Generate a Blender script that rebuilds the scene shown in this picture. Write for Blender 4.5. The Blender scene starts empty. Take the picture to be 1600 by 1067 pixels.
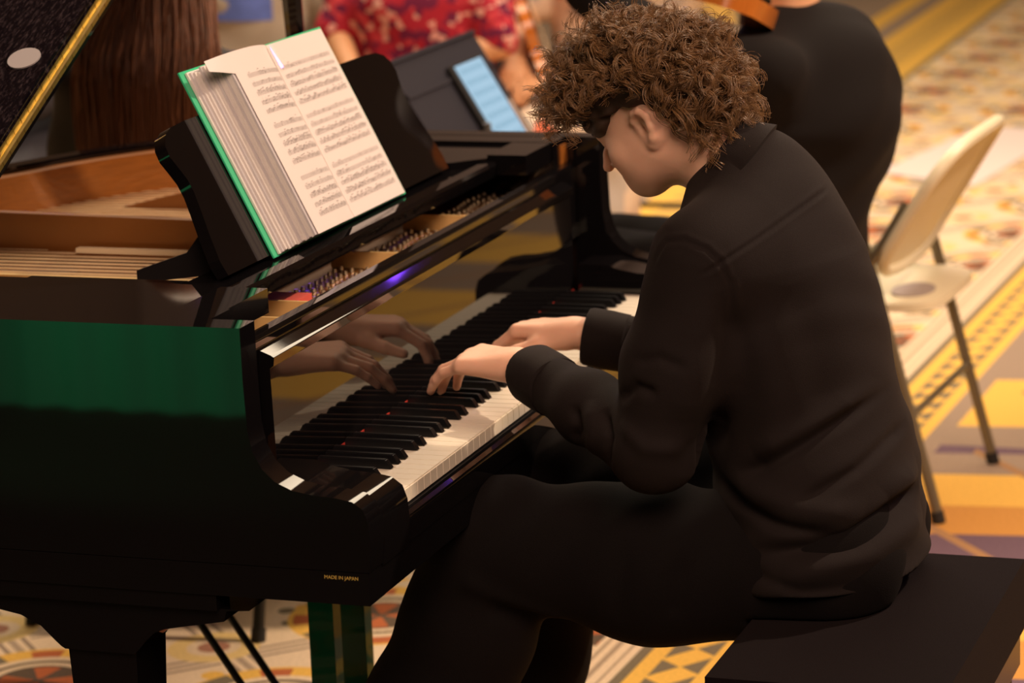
import bpy, bmesh, math, random
import numpy as np
from mathutils import Vector, Matrix
random.seed(3); RS = np.random.RandomState(5)
PI = math.pi
S = bpy.context.scene
COL = S.collection

# ------------------------------------------------------------------ camera, world, lights, exposure
cam = bpy.data.cameras.new('camera'); camo = bpy.data.objects.new('camera', cam); COL.objects.link(camo)
camo.location = (-3.3472, -1.3783, 1.7521); camo.rotation_euler = (1.3442, 0.0400, -1.2342)
cam.sensor_width = 36; cam.lens = 4625.4 * 36 / 1600
cam.clip_start = .05; cam.clip_end = 100
cam.dof.use_dof = True; cam.dof.focus_distance = 3.86; cam.dof.aperture_fstop = 5.0
S.camera = camo
S.view_settings.view_transform = 'Standard'; S.view_settings.look = 'None'
S.view_settings.gamma = 1; S.view_settings.use_curve_mapping = False
S.view_settings.exposure = 0.0
W = bpy.data.worlds.new('world'); S.world = W; W.use_nodes = True
W.node_tree.nodes['Background'].inputs[0].default_value = (1.0, .78, .6, 1)
W.node_tree.nodes['Background'].inputs[1].default_value = .05

def aim(o, tgt):
    o.rotation_euler = (Vector(tgt) - o.location).to_track_quat('-Z', 'Y').to_euler()
def area(name, loc, tgt, size, power, col, sizey=None, spread=None):
    l = bpy.data.lights.new(name, 'AREA'); l.energy = power; l.color = col; l.size = size
    if sizey: l.shape = 'RECTANGLE'; l.size_y = sizey
    if spread: l.spread = spread
    o = bpy.data.objects.new(name, l); COL.objects.link(o); o.location = loc; aim(o, tgt); return o
def spot(name, loc, tgt, power, col, angle, blend=.4, r=.06):
    l = bpy.data.lights.new(name, 'SPOT'); l.energy = power; l.color = col; l.spot_size = angle; l.spot_blend = blend; l.shadow_soft_size = r
    o = bpy.data.objects.new(name, l); COL.objects.link(o); o.location = loc; aim(o, tgt); return o
spot('key_spot', (3.2, -3.6, 5.0), (.55, -.05, .85), 1350, (1, .74, .52), math.radians(50), .6, .09)
area('ceiling_wash', (5.5, 1.5, 5.3), (5.0, 1.2, 0), 5, 480, (1, .80, .57), 5)
area('front_fill', (-3.0, -2.2, 4.4), (.6, -.1, .9), 3.2, 34, (1, .66, .48), spread=math.radians(50))
spot('audience_spot', (1.5, -2.2, 5.2), (4.6, 1.5, .5), 900, (1, .76, .55), math.radians(42), .5, .15)
area('wall_fill', (12.6, 4.0, 4.6), (15, 5.2, 3.0), 1.5, 25, (1, .74, .62))  # added light on the unseen far wall, brightens reflections in the black tops
area('violet_lamp', (6.9, 1.22, 3.62), (.52, .16, .9), .24, 4.0, (.20, .05, 1.0))
area('violet_lamp', (7.2, 3.55, 2.62), (.1, .2, .95), .3, 8, (.20, .05, 1.0))
area('violet_lamp', (4.5, -4.5, 4.2), (.6, .2, .9), .4, 14, (.30, .10, 1.0))
spot('added_green_fill', (-2.3, 2.3, .9), (-3.2, 1.45, .0), 62, (.22, 1.0, .52), math.radians(75), .7, .05)  # added lamp, there to light the unseen green reflector

# ------------------------------------------------------------------ materials
MATS = {}
def mat(name, base, rough=.5, metal=0, coat=0, spec=.5, bump=0, bscale=200, var=0, vscale=8, sheen=0, emit=None, sss=0, stretch=None, coat_rough=.03):
    if name in MATS: return MATS[name]
    m = bpy.data.materials.new(name); m.use_nodes = True; nt = m.node_tree; b = nt.nodes['Principled BSDF']
    b.inputs['Base Color'].default_value = (*base, 1); b.inputs['Roughness'].default_value = rough
    b.inputs['Metallic'].default_value = metal; b.inputs['Coat Weight'].default_value = coat; b.inputs['Coat Roughness'].default_value = coat_rough
    b.inputs['Specular IOR Level'].default_value = spec; b.inputs['Sheen Weight'].default_value = sheen
    if sheen: b.inputs['Sheen Roughness'].default_value = .5; b.inputs['Sheen Tint'].default_value = (1, .8, .7, 1)
    if sss:
        b.inputs['Subsurface Weight'].default_value = sss; b.inputs['Subsurface Radius'].default_value = (.012, .005, .003); b.inputs['Subsurface Scale'].default_value = 1
    if emit: b.inputs['Emission Color'].default_value = (*emit[:3], 1); b.inputs['Emission Strength'].default_value = emit[3]
    co = nt.nodes.new('ShaderNodeTexCoord'); src = co.outputs['Object']
    if stretch:
        mp = nt.nodes.new('ShaderNodeMapping'); mp.inputs['Scale'].default_value = stretch; nt.links.new(src, mp.inputs[0]); src = mp.outputs[0]
    if var:
        n = nt.nodes.new('ShaderNodeTexNoise'); n.inputs['Scale'].default_value = vscale; n.inputs['Detail'].default_value = 5
        nt.links.new(src, n.inputs['Vector'])
        mx = nt.nodes.new('ShaderNodeMix'); mx.data_type = 'RGBA'
        mx.inputs[6].default_value = (*[c * (1 - var) for c in base], 1); mx.inputs[7].default_value = (*[min(1, c * (1 + var)) for c in base], 1)
        nt.links.new(n.outputs['Fac'], mx.inputs[0]); nt.links.new(mx.outputs[2], b.inputs['Base Color'])
    if bump:
        n2 = nt.nodes.new('ShaderNodeTexNoise'); n2.inputs['Scale'].default_value = bscale; n2.inputs['Detail'].default_value = 3
        nt.links.new(src, n2.inputs['Vector'])
        bp = nt.nodes.new('ShaderNodeBump'); bp.inputs['Strength'].default_value = bump; bp.inputs['Distance'].default_value = .002
        nt.links.new(n2.outputs['Fac'], bp.inputs['Height']); nt.links.new(bp.outputs[0], b.inputs['Normal'])
    MATS[name] = m; return m

BLACK = mat('black_polyester', (.004, .0035, .004), .30, 0, 1.0, .0)
BLACKSATIN = mat('black_satin', (.010, .009, .010), .35)
IVORY = mat('white_key_plastic', (.80, .74, .62), .25, spec=.5)
EBONY = mat('black_key', (.005, .005, .006), .30, spec=.3)
GOLD = mat('gold_plate', (.25, .095, .020), .38, .35, .3, var=.12, vscale=14)
BRASS = mat('brass', (.72, .55, .15), .28, .9, var=.35, vscale=60)
WOOD = mat('inner_wood', (.29, .098, .016), .35, 0, .4, var=.35, vscale=6, stretch=(6, 1, 40))
SPRUCE = mat('soundboard_spruce', (.62, .36, .13), .4, 0, .3, var=.15, vscale=20, stretch=(30, 1, 1))
STEEL = mat('string_steel', (.95, .74, .46), .35, .35)
REDFELT = mat('red_felt', (.62, .035, .015), .95, sheen=.3)
CREAMFELT = mat('cream_felt', (.75, .60, .38), .9)
SHIRT = mat('black_shirt', (.0112, .0078, .0074), .85, spec=.15, bump=.3, bscale=900, sheen=.02)
SHIRT2 = mat('black_shirt_dark', (.009, .007, .0065), .85, spec=.15, sheen=.015)
TROUSER = mat('black_trouser', (.0050, .0038, .0038), .9, spec=.1, bump=.3, bscale=700, sheen=.006)
SKIN = mat('skin', (.80, .48, .34), .5, spec=.35, sss=.25, bump=.15, bscale=120, var=.06, vscale=25)
SKIN2 = mat('skin_tan', (.66, .34, .17), .55, sss=.1, var=.06)
HAIR = mat('brown_hair', (.215, .115, .047), .38, spec=.6, var=.6, vscale=38)
HAIRD = mat('dark_hair_base', (.035, .016, .007), .7)
LONGH = mat('auburn_hair', (.17, .060, .022), .42, var=.6, vscale=10, stretch=(14, 14, .6))
PAPER = mat('paper', (.76, .69, .66), .45, spec=.5, var=.02)
PAPERE = mat('page_edges', (.72, .68, .66), .5, var=.07, vscale=60, stretch=(1, 1, 1))
SLEEVE = mat('plastic_pocket', (.60, .57, .60), .15, coat=.6, var=.1, vscale=50)
GREENC = mat('green_cover', (.035, .52, .25), .35, coat=.3)
INK = mat('ink', (.27, .23, .22), .7)
BENCH = mat('black_velvet', (.0068, .0048, .0055), .95, spec=.05, sheen=.015, bump=.3, bscale=600)
CHAIRW = mat('cream_plastic', (.86, .78, .54), .42, bump=.2, bscale=400)
CHAIRM = mat('taupe_metal', (.20, .17, .11), .4, .4, .2)
RUBBER = mat('rubber', (.015, .014, .013), .7)
STAND = mat('stand_black', (.019, .018, .026), .5, spec=.4)
GREENREFL = mat('lacquer_green_reflection', (.004, .14, .085), .4, 0, .4, .0)  # lyre posts: green reflected light put into the base colour

# ------------------------------------------------------------------ helpers
def link(name, me, m=None, parent=None, smooth=False):
    o = bpy.data.objects.new(name, me); COL.objects.link(o)
    if m:
        if isinstance(m, (list, tuple)):
            for q in m: me.materials.append(q)
        else: me.materials.append(m)
    if parent: o.parent = parent
    if smooth and hasattr(me, 'polygons'): me.polygons.foreach_set('use_smooth', [True] * len(me.polygons))
    return o
def tag(o, label=None, cat=None, group=None, kind=None):
    if label: o['label'] = label
    if cat: o['category'] = cat
    if group: o['group'] = group
    if kind: o['kind'] = kind
    return o
def thing(name, label, cat, loc=(0, 0, 0), rz=0, group=None):
    o = bpy.data.objects.new(name, None); COL.objects.link(o); o.location = loc; o.rotation_euler = (0, 0, rz)
    o.empty_display_size = .1
    return tag(o, label, cat, group)
def pymesh(name, V, F, m, parent=None, smooth=False):
    me = bpy.data.meshes.new(name); me.from_pydata([tuple(map(float, v)) for v in V], [], F); me.update()
    return link(name, me, m, parent, smooth)
def bmobj(name, bm, m, parent=None, smooth=False, bevel=0, seg=2):
    if bevel:
        bmesh.ops.bevel(bm, geom=[e for e in bm.edges if len(e.link_faces) == 2 and e.calc_face_angle(0) > .5], offset=bevel, segments=seg, affect='EDGES', profile=.5, clamp_overlap=True)
        smooth = True
    bmesh.ops.recalc_face_normals(bm, faces=bm.faces)
    me = bpy.data.meshes.new(name); bm.to_mesh(me); bm.free()
    o = link(name, me, m, parent, smooth)
    if smooth: sharp(o)
    if bevel: wn = o.modifiers.new('wn', 'WEIGHTED_NORMAL'); wn.keep_sharp = True; wn.weight = 100
    return o
def sharp(o, a=.7):
    me = o.data
    bm = bmesh.new(); bm.from_mesh(me)
    for e in bm.edges: e.smooth = not (len(e.link_faces) == 2 and e.calc_face_angle(0) > a)
    bm.to_mesh(me); bm.free()
def addbox(bm, lo, hi):
    v = [bm.verts.new((x, y, z)) for x in (lo[0], hi[0]) for y in (lo[1], hi[1]) for z in (lo[2], hi[2])]
    for f in ((0, 1, 3, 2), (4, 6, 7, 5), (0, 4, 5, 1), (2, 3, 7, 6), (0, 2, 6, 4), (1, 5, 7, 3)): bm.faces.new([v[i] for i in f])
def box(name, lo, hi, m, parent=None, bevel=0, seg=2):
    bm = bmesh.new(); addbox(bm, lo, hi); return bmobj(name, bm, m, parent, bevel=bevel, seg=seg)
def addtube(bm, pts, r, n=8, cap=True, rs=None):
    pts = [Vector(p) for p in pts]; rings = []; up = None
    for i, p in enumerate(pts):
        t = (pts[min(i + 1, len(pts) - 1)] - pts[max(i - 1, 0)]).normalized()
        if up is None: up = t.orthogonal().normalized()
        up = (up - t * up.dot(t)).normalized(); w = t.cross(up); rr = rs[i] if rs else r
        rings.append([bm.verts.new(p + (up * math.cos(2 * PI * k / n) + w * math.sin(2 * PI * k / n)) * rr) for k in range(n)])
    for a, b in zip(rings, rings[1:]):
        for k in range(n): bm.faces.new((a[k], a[(k + 1) % n], b[(k + 1) % n], b[k]))
    if cap: bm.faces.new(rings[0][::-1]); bm.faces.new(rings[-1])
def tube(name, pts, r, m, parent=None, n=10, rs=None):
    bm = bmesh.new(); addtube(bm, pts, r, n, rs=rs); return bmobj(name, bm, m, parent, smooth=True)
def prism(name, prof, axis, a, b, m, parent=None, bevel=0, seg=2):
    """profile of 2D points extruded along an axis from a to b"""
    bm = bmesh.new()
    def P(p, t): return {'x': (t, p[0], p[1]), 'y': (p[0], t, p[1]), 'z': (p[0], p[1], t)}[axis]
    A = [bm.verts.new(P(p, a)) for p in prof]; B = [bm.verts.new(P(p, b)) for p in prof]; n = len(prof)
    bm.faces.new(A); bm.faces.new(B[::-1])
    for i in range(n): bm.faces.new((A[i], B[i], B[(i + 1) % n], A[(i + 1) % n]))
    return bmobj(name, bm, m, parent, bevel=bevel, seg=seg)
def copy_tree(o, parent=None):
    c = o.copy(); COL.objects.link(c); c.parent = parent
    for ch in list(o.children): copy_tree(ch, c)
    return c
def catmull(pts, n=6):
    P = [np.array(p, float) for p in pts]; P = [2 * P[0] - P[1]] + P + [2 * P[-1] - P[-2]]; out = []
    for i in range(1, len(P) - 2):
        for k in range(n):
            t = k / n; a, b, c, d = P[i - 1:i + 3]
            out.append(.5 * (2 * b + (c - a) * t + (2 * a - 5 * b + 4 * c - d) * t * t + (3 * b - a - 3 * c + d) * t ** 3))
    out.append(P[-2]); return out

# ------------------------------------------------------------------ distance-field bodies
def nrm(v): v = np.array(v, float); return v / np.linalg.norm(v)
class Vol:
    def __init__(s, lo, hi, h):
        s.lo = np.array(lo, float); s.h = h; n = np.ceil((np.array(hi) - s.lo) / h).astype(int) + 1
        s.F = np.full(n, .5, np.float32); s.ax = [(s.lo[i] + h * np.arange(n[i])).astype(np.float32) for i in range(3)]
    def _g(s, mn, mx):
        sl = []
        for i in range(3):
            a = max(0, int((mn[i] - s.lo[i]) / s.h)); b = min(s.F.shape[i], int((mx[i] - s.lo[i]) / s.h) + 2)
            if b <= a: return None, None
            sl.append(slice(a, b))
        g = [s.ax[i][sl[i]] for i in range(3)]
        return tuple(sl), (g[0][:, None, None], g[1][None, :, None], g[2][None, None, :])
    def _mix(s, sl, d, k, sub):
        A = s.F[sl]
        if sub:
            d = -d
            if k > 0: hh = np.maximum(k - np.abs(A - d), 0) / k; s.F[sl] = np.maximum(A, d) + hh * hh * k * .25
            else: s.F[sl] = np.maximum(A, d)
        elif k > 0:
            hh = np.maximum(k - np.abs(A - d), 0) / k; s.F[sl] = np.minimum(A, d) - hh * hh * k * .25
        else: s.F[sl] = np.minimum(A, d)
    def cap(s, a, b, ra, rb=None, k=.012, flat=None, sub=False):
        rb = ra if rb is None else rb; a = np.array(a, float); b = np.array(b, float); R = max(ra, rb)
        if flat and flat[1] < 1: R = R / flat[1]
        m = R + k + 3 * s.h
        sl, g = s._g(np.minimum(a, b) - m, np.maximum(a, b) + m)
        if sl is None: return s
        ab = b - a; L = max(float(ab @ ab), 1e-12); p = [g[i] - a[i] for i in range(3)]
        t = np.clip((p[0] * ab[0] + p[1] * ab[1] + p[2] * ab[2]) / L, 0, 1)
        q = [p[i] - t * ab[i] for i in range(3)]
        if flat:
            n = nrm(flat[0]); c = (q[0] * n[0] + q[1] * n[1] + q[2] * n[2]) * (flat[1] - 1); q = [q[i] + n[i] * c for i in range(3)]
        d = np.sqrt(q[0] ** 2 + q[1] ** 2 + q[2] ** 2) - (ra + (rb - ra) * t)
        if flat and flat[1] > 1: d = d / (1 + (flat[1] - 1) * .35)
        s._mix(sl, d.astype(np.float32), k, sub); return s
    def ell(s, c, r, M=None, k=.012, sub=False):
        c = np.array(c, float); r = np.array(r, float); m = r.max() + k + 3 * s.h
        sl, g = s._g(c - m, c + m)
        if sl is None: return s
        M = np.eye(3) if M is None else np.array(M, float)   # rows: local axes
        p = [g[i] - c[i] for i in range(3)]
        q = [(p[0] * M[j][0] + p[1] * M[j][1] + p[2] * M[j][2]) for j in range(3)]
        k0 = np.sqrt(sum((q[j] / r[j]) ** 2 for j in range(3))); k1 = np.sqrt(sum((q[j] / r[j] ** 2) ** 2 for j in range(3))) + 1e-9
        d = k0 * (k0 - 1) / k1
        s._mix(sl, d.astype(np.float32), k, sub); return s
    def half(s, n, d, k=.01):
        n = nrm(n); f = (s.ax[0][:, None, None] * n[0] + s.ax[1][None, :, None] * n[1] + s.ax[2][None, None, :] * n[2]) - d
        A = s.F; hh = np.maximum(k - np.abs(A - f), 0) / k; s.F = (np.maximum(A, f) + hh * hh * k * .25).astype(np.float32); return s
    def chain(s, pts, rs, k=.012, **kw):
        for i in range(len(pts) - 1): s.cap(pts[i], pts[i + 1], rs[i], rs[i + 1], k, **kw)
        return s
    def verts(s):
        F = s.F; I = F < 0
        n = F.shape; c = np.zeros([q - 1 for q in n], np.uint8)
        for dx in (0, 1):
            for dy in (0, 1):
                for dz in (0, 1): c += I[dx:n[0] - 1 + dx, dy:n[1] - 1 + dy, dz:n[2] - 1 + dz]
        act = (c > 0) & (c < 8); idx = np.argwhere(act); N = len(idx)
        ids = np.full(act.shape, -1, np.int32); ids[act] = np.arange(N)
        acc = np.zeros((N, 3)); cnt = np.zeros(N)
        i, j, k = idx.T
        corner = {}
        for dx in (0, 1):
            for dy in (0, 1):
                for dz in (0, 1): corner[dx, dy, dz] = F[i + dx, j + dy, k + dz]
        for (a, fa) in corner.items():
            for ax in range(3):
                if a[ax]: continue
                b = list(a); b[ax] = 1; fb = corner[tuple(b)]
                m = (fa < 0) != (fb < 0); t = np.where(m, fa / np.where(m, fa - fb, 1), 0)
                p = np.tile(np.array(a, float), (N, 1)); p[:, ax] = t
                acc += p * m[:, None]; cnt += m
        V = s.lo + s.h * (idx + acc / cnt[:, None])
        Q = []
        for ax in range(3):
            o1, o2 = [(1, 2), (2, 0), (0, 1)][ax]
            sl0 = [slice(None)] * 3; sl1 = [slice(None)] * 3
            sl0[ax] = slice(0, -1); sl1[ax] = slice(1, None)
            A = I[tuple(sl0)]; B = I[tuple(sl1)]; e = np.argwhere(A != B)
            e = e[(e[:, o1] > 0) & (e[:, o2] > 0) & (e[:, o1] < n[o1] - 1) & (e[:, o2] < n[o2] - 1)]
            if not len(e): continue
            f = A[tuple(e.T)]
            def g(d1, d2):
                q = e.copy(); q[:, o1] -= d1; q[:, o2] -= d2; return ids[tuple(q.T)]
            q = np.stack([g(1, 1), g(0, 1), g(0, 0), g(1, 0)], 1); q[~f] = q[~f][:, ::-1]; Q.append(q)
        return V, np.concatenate(Q)
    def mesh(s, name, m, parent=None, disp=None, relax=1):
        V, Q = s.verts()
        for _ in range(relax):
            acc = np.zeros_like(V); cn = np.zeros(len(V))
            for a, b in ((0, 1), (1, 2), (2, 3), (3, 0)):
                for p, q in ((a, b), (b, a)): np.add.at(acc, Q[:, p], V[Q[:, q]]); np.add.at(cn, Q[:, p], 1)
            V = V * .5 + .5 * acc / np.maximum(cn, 1)[:, None]
        me = bpy.data.meshes.new(name); me.vertices.add(len(V)); me.vertices.foreach_set('co', V.astype(np.float32).ravel())
        me.loops.add(len(Q) * 4); me.loops.foreach_set('vertex_index', Q.astype(np.int32).ravel())
        me.polygons.add(len(Q)); me.polygons.foreach_set('loop_start', np.arange(0, len(Q) * 4, 4, dtype=np.int32))
        me.update(calc_edges=True); me.validate()
        if disp:
            nv = np.zeros(len(V) * 3, np.float32); me.vertex_normals.foreach_get('vector', nv); nv = nv.reshape(-1, 3)
            V2 = V + nv * disp(V, nv)[:, None]; me.vertices.foreach_set('co', V2.astype(np.float32).ravel()); me.update()
        return link(name, me, m, parent, True)
def segdist(V, a, b):
    a = np.array(a); b = np.array(b); ab = b - a; t = np.clip(((V - a) @ ab) / (ab @ ab), 0, 1)
    return np.linalg.norm(V - a - t[:, None] * ab, axis=1), t

def hand(vol, w, f, up, side, spread=.0, bends=(.5, .5, .3), s=1.0, k=.006, per=None, thumb=(.5, .3)):
    """w wrist, f forward, up back-of-hand normal, side = direction towards the thumb"""
    w = np.array(w, float); f = nrm(f); up = nrm(np.array(up) - f * np.dot(up, f)); sd = np.cross(f, up); sd = sd if np.dot(sd, side) > 0 else -sd
    m = lambda a, b, c: w + s * (a * sd + b * f + c * up)
    # palm
    vol.cap(m(0, -.01, 0), m(0, .02, 0), .023 * s, .025 * s, .01, flat=(up, 1.35))
    for off, ln in ((.024, .082), (.006, .086), (-.012, .082), (-.028, .074)):
        vol.cap(m(off * .55, .012, 0), m(off, ln, .004), .0155 * s, .0115 * s, .012)
    vol.cap(m(.012, .015, -.008), m(.030, .045, -.012), .014 * s, .012 * s, .012)
    L = ((.026, .084, (.040, .024, .019)), (.0065, .088, (.044, .027, .020)), (-.0125, .084, (.041, .025, .020)), (-.030, .075, (.032, .019, .018)))
    tips = []
    for q, (off, ln, ls) in enumerate(L):
        p = m(off, ln, .003); bd = per[q] if per else bends
        a = 0; yaw = off * spread * 25
        for j, l in enumerate(ls):
            a += bd[j]
            d = f * math.cos(a) * math.cos(yaw) - up * math.sin(a) + sd * math.sin(yaw) * math.cos(a)
            p2 = p + d * l * s; r0 = (.0088, .0078, .0070)[j] * s; r1 = (.0078, .0070, .0058)[j] * s
            if q == 3: r0 *= .86; r1 *= .86
            vol.cap(p, p2, r0, r1, .003 if j else k); p = p2
        tips.append(p)
    p = m(.030, .040, -.012); d = nrm(f * math.cos(thumb[0]) + sd * math.sin(thumb[0]) - up * .25)
    p2 = p + d * .034 * s; vol.cap(p, p2, .0115 * s, .0095 * s, .006)
    d2 = nrm(f * math.cos(thumb[0] - thumb[1]) + sd * math.sin(thumb[0] - thumb[1]) - up * .25)
    p3 = p2 + d2 * .028 * s; vol.cap(p2, p3, .0095 * s, .0072 * s, .003)
    return tips

def head(vol, O, F, L, s=1.0, ears=True):
    """O between the ears, F facing direction, L towards the person's left"""
    F = nrm(F); L = nrm(np.array(L) - F * np.dot(L, F)); U = np.cross(F, L); M = (L, F, U)
    q = lambda a, b, c: np.array(O) + s * (a * L + b * F + c * U)
    vol.ell(q(0, -.008, .052), np.array((.074, .094, .082)) * s, M, .01)
    vol.ell(q(0, .030, .020), np.array((.064, .066, .070)) * s, M, .02)
    vol.ell(q(0, .038, -.028), np.array((.045, .052, .054)) * s, M, .02)
    vol.ell(q(0, .070, -.060), np.array((.021, .018, .018)) * s, M, .024)     # chin
    for sg in (1, -1):
        vol.cap(q(sg * .050, .004, -.028), q(sg * .020, .066, -.060), .021 * s, .016 * s, .03)
        vol.ell(q(sg * .034, .034, -.024), np.array((.028, .042, .038)) * s, M, .03)
        vol.ell(q(sg * .040, .062, -.008), np.array((.018, .018, .017)) * s, M, .02)   # cheekbone
        vol.ell(q(sg * .031, .094, .022), np.array((.017, .012, .011)) * s, M, .008, sub=True)  # socket
        vol.ell(q(sg * .031, .080, .021), np.array((.0125, .0125, .0115)) * s, M, .003)
        vol.cap(q(sg * .012, .096, .036), q(sg * .044, .086, .036), .006 * s, .005 * s, .012)
        vol.ell(q(sg * .011, .100, -.012), np.array((.008, .009, .007)) * s, M, .005)
    vol.chain([q(0, .092, .030), q(0, .109, .008), q(0, .121, -.008)], [.007 * s, .0075 * s, .0095 * s], .010)
    vol.cap(q(-.018, .089, -.037), q(.018, .089, -.037), .0065 * s, None, .008)
    vol.cap(q(-.015, .087, -.048), q(.015, .087, -.048), .0075 * s, None, .008)
    vol.cap(q(-.020, .098, -.0425), q(.020, .098, -.0425), .0022 * s, None, .003, sub=True)
    if ears:
        for sg in (1, -1):
            c = lambda a, b, z: q(sg * (.072 + a), b - .010, z)
            C = [c(-.004, .010, .010), c(.008, .011, .024), c(.014, .002, .032), c(.018, -.011, .030), c(.020, -.019, .018), c(.017, -.016, 0), c(.011, -.008, -.016), c(.004, .002, -.024)]
            vol.chain(C, [.0040, .0040, .0044, .0048, .0048, .0046, .0058, .0068][:8], .004)
            vol.cap(c(.004, -.005, .020), c(.004, -.003, -.010), .019 * s, .014 * s, .005, flat=(L, 2.6))
            vol.ell(c(.010, .001, .006), (.006, .0075, .011), M, .003, sub=True)
            vol.cap(c(.011, -.006, .024), c(.013, -.010, .004), .003, .003, .003)
    return q

# ------------------------------------------------------------------ the room
def nodemath(nt):
    class E:
        def __init__(s, o): s.o = o
        def _b(s, op, *a):
            n = nt.nodes.new('ShaderNodeMath'); n.operation = op
            for i, v in enumerate((s,) + a):
                if isinstance(v, E): nt.links.new(v.o, n.inputs[i])
                else: n.inputs[i].default_value = v
            return E(n.outputs[0])
        def __add__(s, b): return s._b('ADD', b)
        def __sub__(s, b): return s._b('SUBTRACT', b)
        def __mul__(s, b): return s._b('MULTIPLY', b)
        def lt(s, b): return s._b('LESS_THAN', b)
        def gt(s, b): return s._b('GREATER_THAN', b)
        def f(s, op, *a): return s._b(op, *a)
    return E
def carpet():
    m = bpy.data.materials.new('patterned_carpet'); m.use_nodes = True; nt = m.node_tree; b = nt.nodes['Principled BSDF']; E = nodemath(nt)
    tc = nt.nodes.new('ShaderNodeTexCoord')
    nz0 = nt.nodes.new('ShaderNodeTexNoise'); nz0.inputs['Scale'].default_value = 5; nt.links.new(tc.outputs['Object'], nz0.inputs['Vector'])
    sx = nt.nodes.new('ShaderNodeSeparateXYZ'); nt.links.new(tc.outputs['Object'], sx.inputs[0])
    X = E(sx.outputs[0]); Y = E(sx.outputs[1]); v = Y + X * .024 - .185
    def mix(fac, c1, c2):
        n = nt.nodes.new('ShaderNodeMix'); n.data_type = 'RGBA'
        nt.links.new(fac.o, n.inputs[0])
        for i, c in ((6, c1), (7, c2)):
            if isinstance(c, tuple): n.inputs[i].default_value = (*c, 1)
            else: nt.links.new(c, n.inputs[i])
        return n.outputs[2]
    CREAM = (.80, .62, .42); YEL = (.84, .50, .10); RUST = (.50, .14, .05); GRY = (.20, .16, .10); TAUPE = (.34, .25, .18); PUR = (.16, .10, .13); ORG = (.62, .30, .07); DK = (.13, .09, .06)
    # ornate field: medallions on a lattice, scrolls between
    def lattice(px, py, ox, oy):
        a = ((X - ox) * (1 / px)).f('FRACT'); c = ((v - oy) * (1 / py)).f('FRACT')
        a = (a - .5) * px; c = (c - .5) * py
        return a, c
    a, c = lattice(.48, .46, 1.59 - .24, .54 - .23)
    r = (a * a + c * c).f('SQRT'); th = c.f('ARCTAN2', a)
    vo = nt.nodes.new('ShaderNodeTexVoronoi'); vo.inputs['Scale'].default_value = 15; nt.links.new(tc.outputs['Object'], vo.inputs['Vector'])
    vc = nt.nodes.new('ShaderNodeSeparateColor'); nt.links.new(vo.outputs['Color'], vc.inputs[0]); R1 = E(vc.outputs[0]); D1 = E(vo.outputs['Distance'])
    col = mix((R1.lt(.30)) * (D1.lt(.36)), CREAM, YEL)
    col = mix(R1.gt(.86) * D1.lt(.32), col, RUST)
    col = mix(R1.gt(.62) * R1.lt(.74) * D1.lt(.34), col, GRY)
    # diagonal strap bands
    for sg in (1, -1):
        w = ((X + v * sg + .1) * (1 / .47)).f('FRACT'); d = (w - .5).f('ABSOLUTE')
        col = mix(d.lt(.11), col, CREAM); col = mix(d.lt(.085) * d.gt(.055), col, TAUPE); col = mix(d.lt(.022), col, (.45, .34, .24))
    # medallion rings
    col = mix(r.lt(.175), col, YEL)
    pet = ((th * 6).f('SINE') * .02 + .150)
    col = mix(r.lt(.165) * (th * 4).f('SINE').gt(.72), col, RUST)
    col = mix(r.lt(.17) * (th * 4).f('SINE').lt(-.55), col, GRY)
    col = mix(r.lt(.128), col, CREAM); col = mix(r.lt(.108) * r.gt(.096), col, DK); col = mix(r.lt(.080), col, DK)
    col = mix(r.lt(.072) * (th * 4 + .6).f('SINE').gt(.1) * r.gt(.01), col, RUST)
    # small flowers in between
    a2, c2 = lattice(.48, .46, 1.59, .54)
    r2 = (a2 * a2 + c2 * c2).f('SQRT')
    col = mix(r2.lt(.085), col, (.80, .58, .24)); col = mix(r2.lt(.05), col, CREAM); col = mix(r2.lt(.03), col, (.42, .20, .13))
    # border strips
    col = mix(v.lt(.085), col, CREAM)
    for q0, q1 in ((.066, .074), (.040, .052), (.016, .022)): col = mix(v.gt(q0) * v.lt(q1), col, (.42, .31, .21))
    col = mix(v.lt(0), col, GRY)
    col = mix(v.lt(-.022), col, YEL)
    t = (((X + v * .35) * 10).f('FRACT') - .5).f('ABSOLUTE') * 2; s_ = (v + .0975).f('ABSOLUTE') * (1 / .0425)
    col = mix(v.lt(-.055) * v.gt(-.14) * t.gt(s_ * -.95 + 1.03), col, GRY)
    # geometric field on the other side
    u1 = ((X + v * .12 - 2.28) * (1 / .86)).f('FRACT')
    g = mix(u1.lt(.52), TAUPE, YEL)
    g = mix(u1.gt(.72) * X.lt(3.0), g, PUR); g = mix(u1.lt(.24) * X.lt(2.9), g, ORG); g = mix(v.gt(-.215), g, TAUPE)
    w2 = ((X - v * 1.2) * (1 / .55)).f('FRACT')
    g = mix(w2.lt(.07) * v.lt(-.3), g, (.40, .22, .10))
    col = mix(v.lt(-.17), col, g)
    # the mirrored border far beyond the aisle
    vf = Y - X * .02 - .98
    tz = ((X * 10).f('FRACT') - .5).f('ABSOLUTE') * 2
    far = mix(vf.gt(.34), YEL, TAUPE); far = mix(vf.gt(.44) * vf.lt(.55), far, YEL); far = mix(vf.lt(.03), far, GRY); far = mix(vf.gt(.12) * vf.lt(.26) * tz.gt(.72), far, GRY)
    col = mix(vf.gt(0) * X.gt(3.0), col, far)
    col = mix(X.lt(-.5), col, (.055, .035, .025))  # carpet painted dark on the camera side, standing in for unlit floor
    # pile noise
    nz = nt.nodes.new('ShaderNodeTexNoise'); nz.inputs['Scale'].default_value = 140; nz.inputs['Detail'].default_value = 3; nt.links.new(tc.outputs['Object'], nz.inputs['Vector'])
    hs = nt.nodes.new('ShaderNodeHueSaturation'); nt.links.new(col, hs.inputs['Color'])
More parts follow.
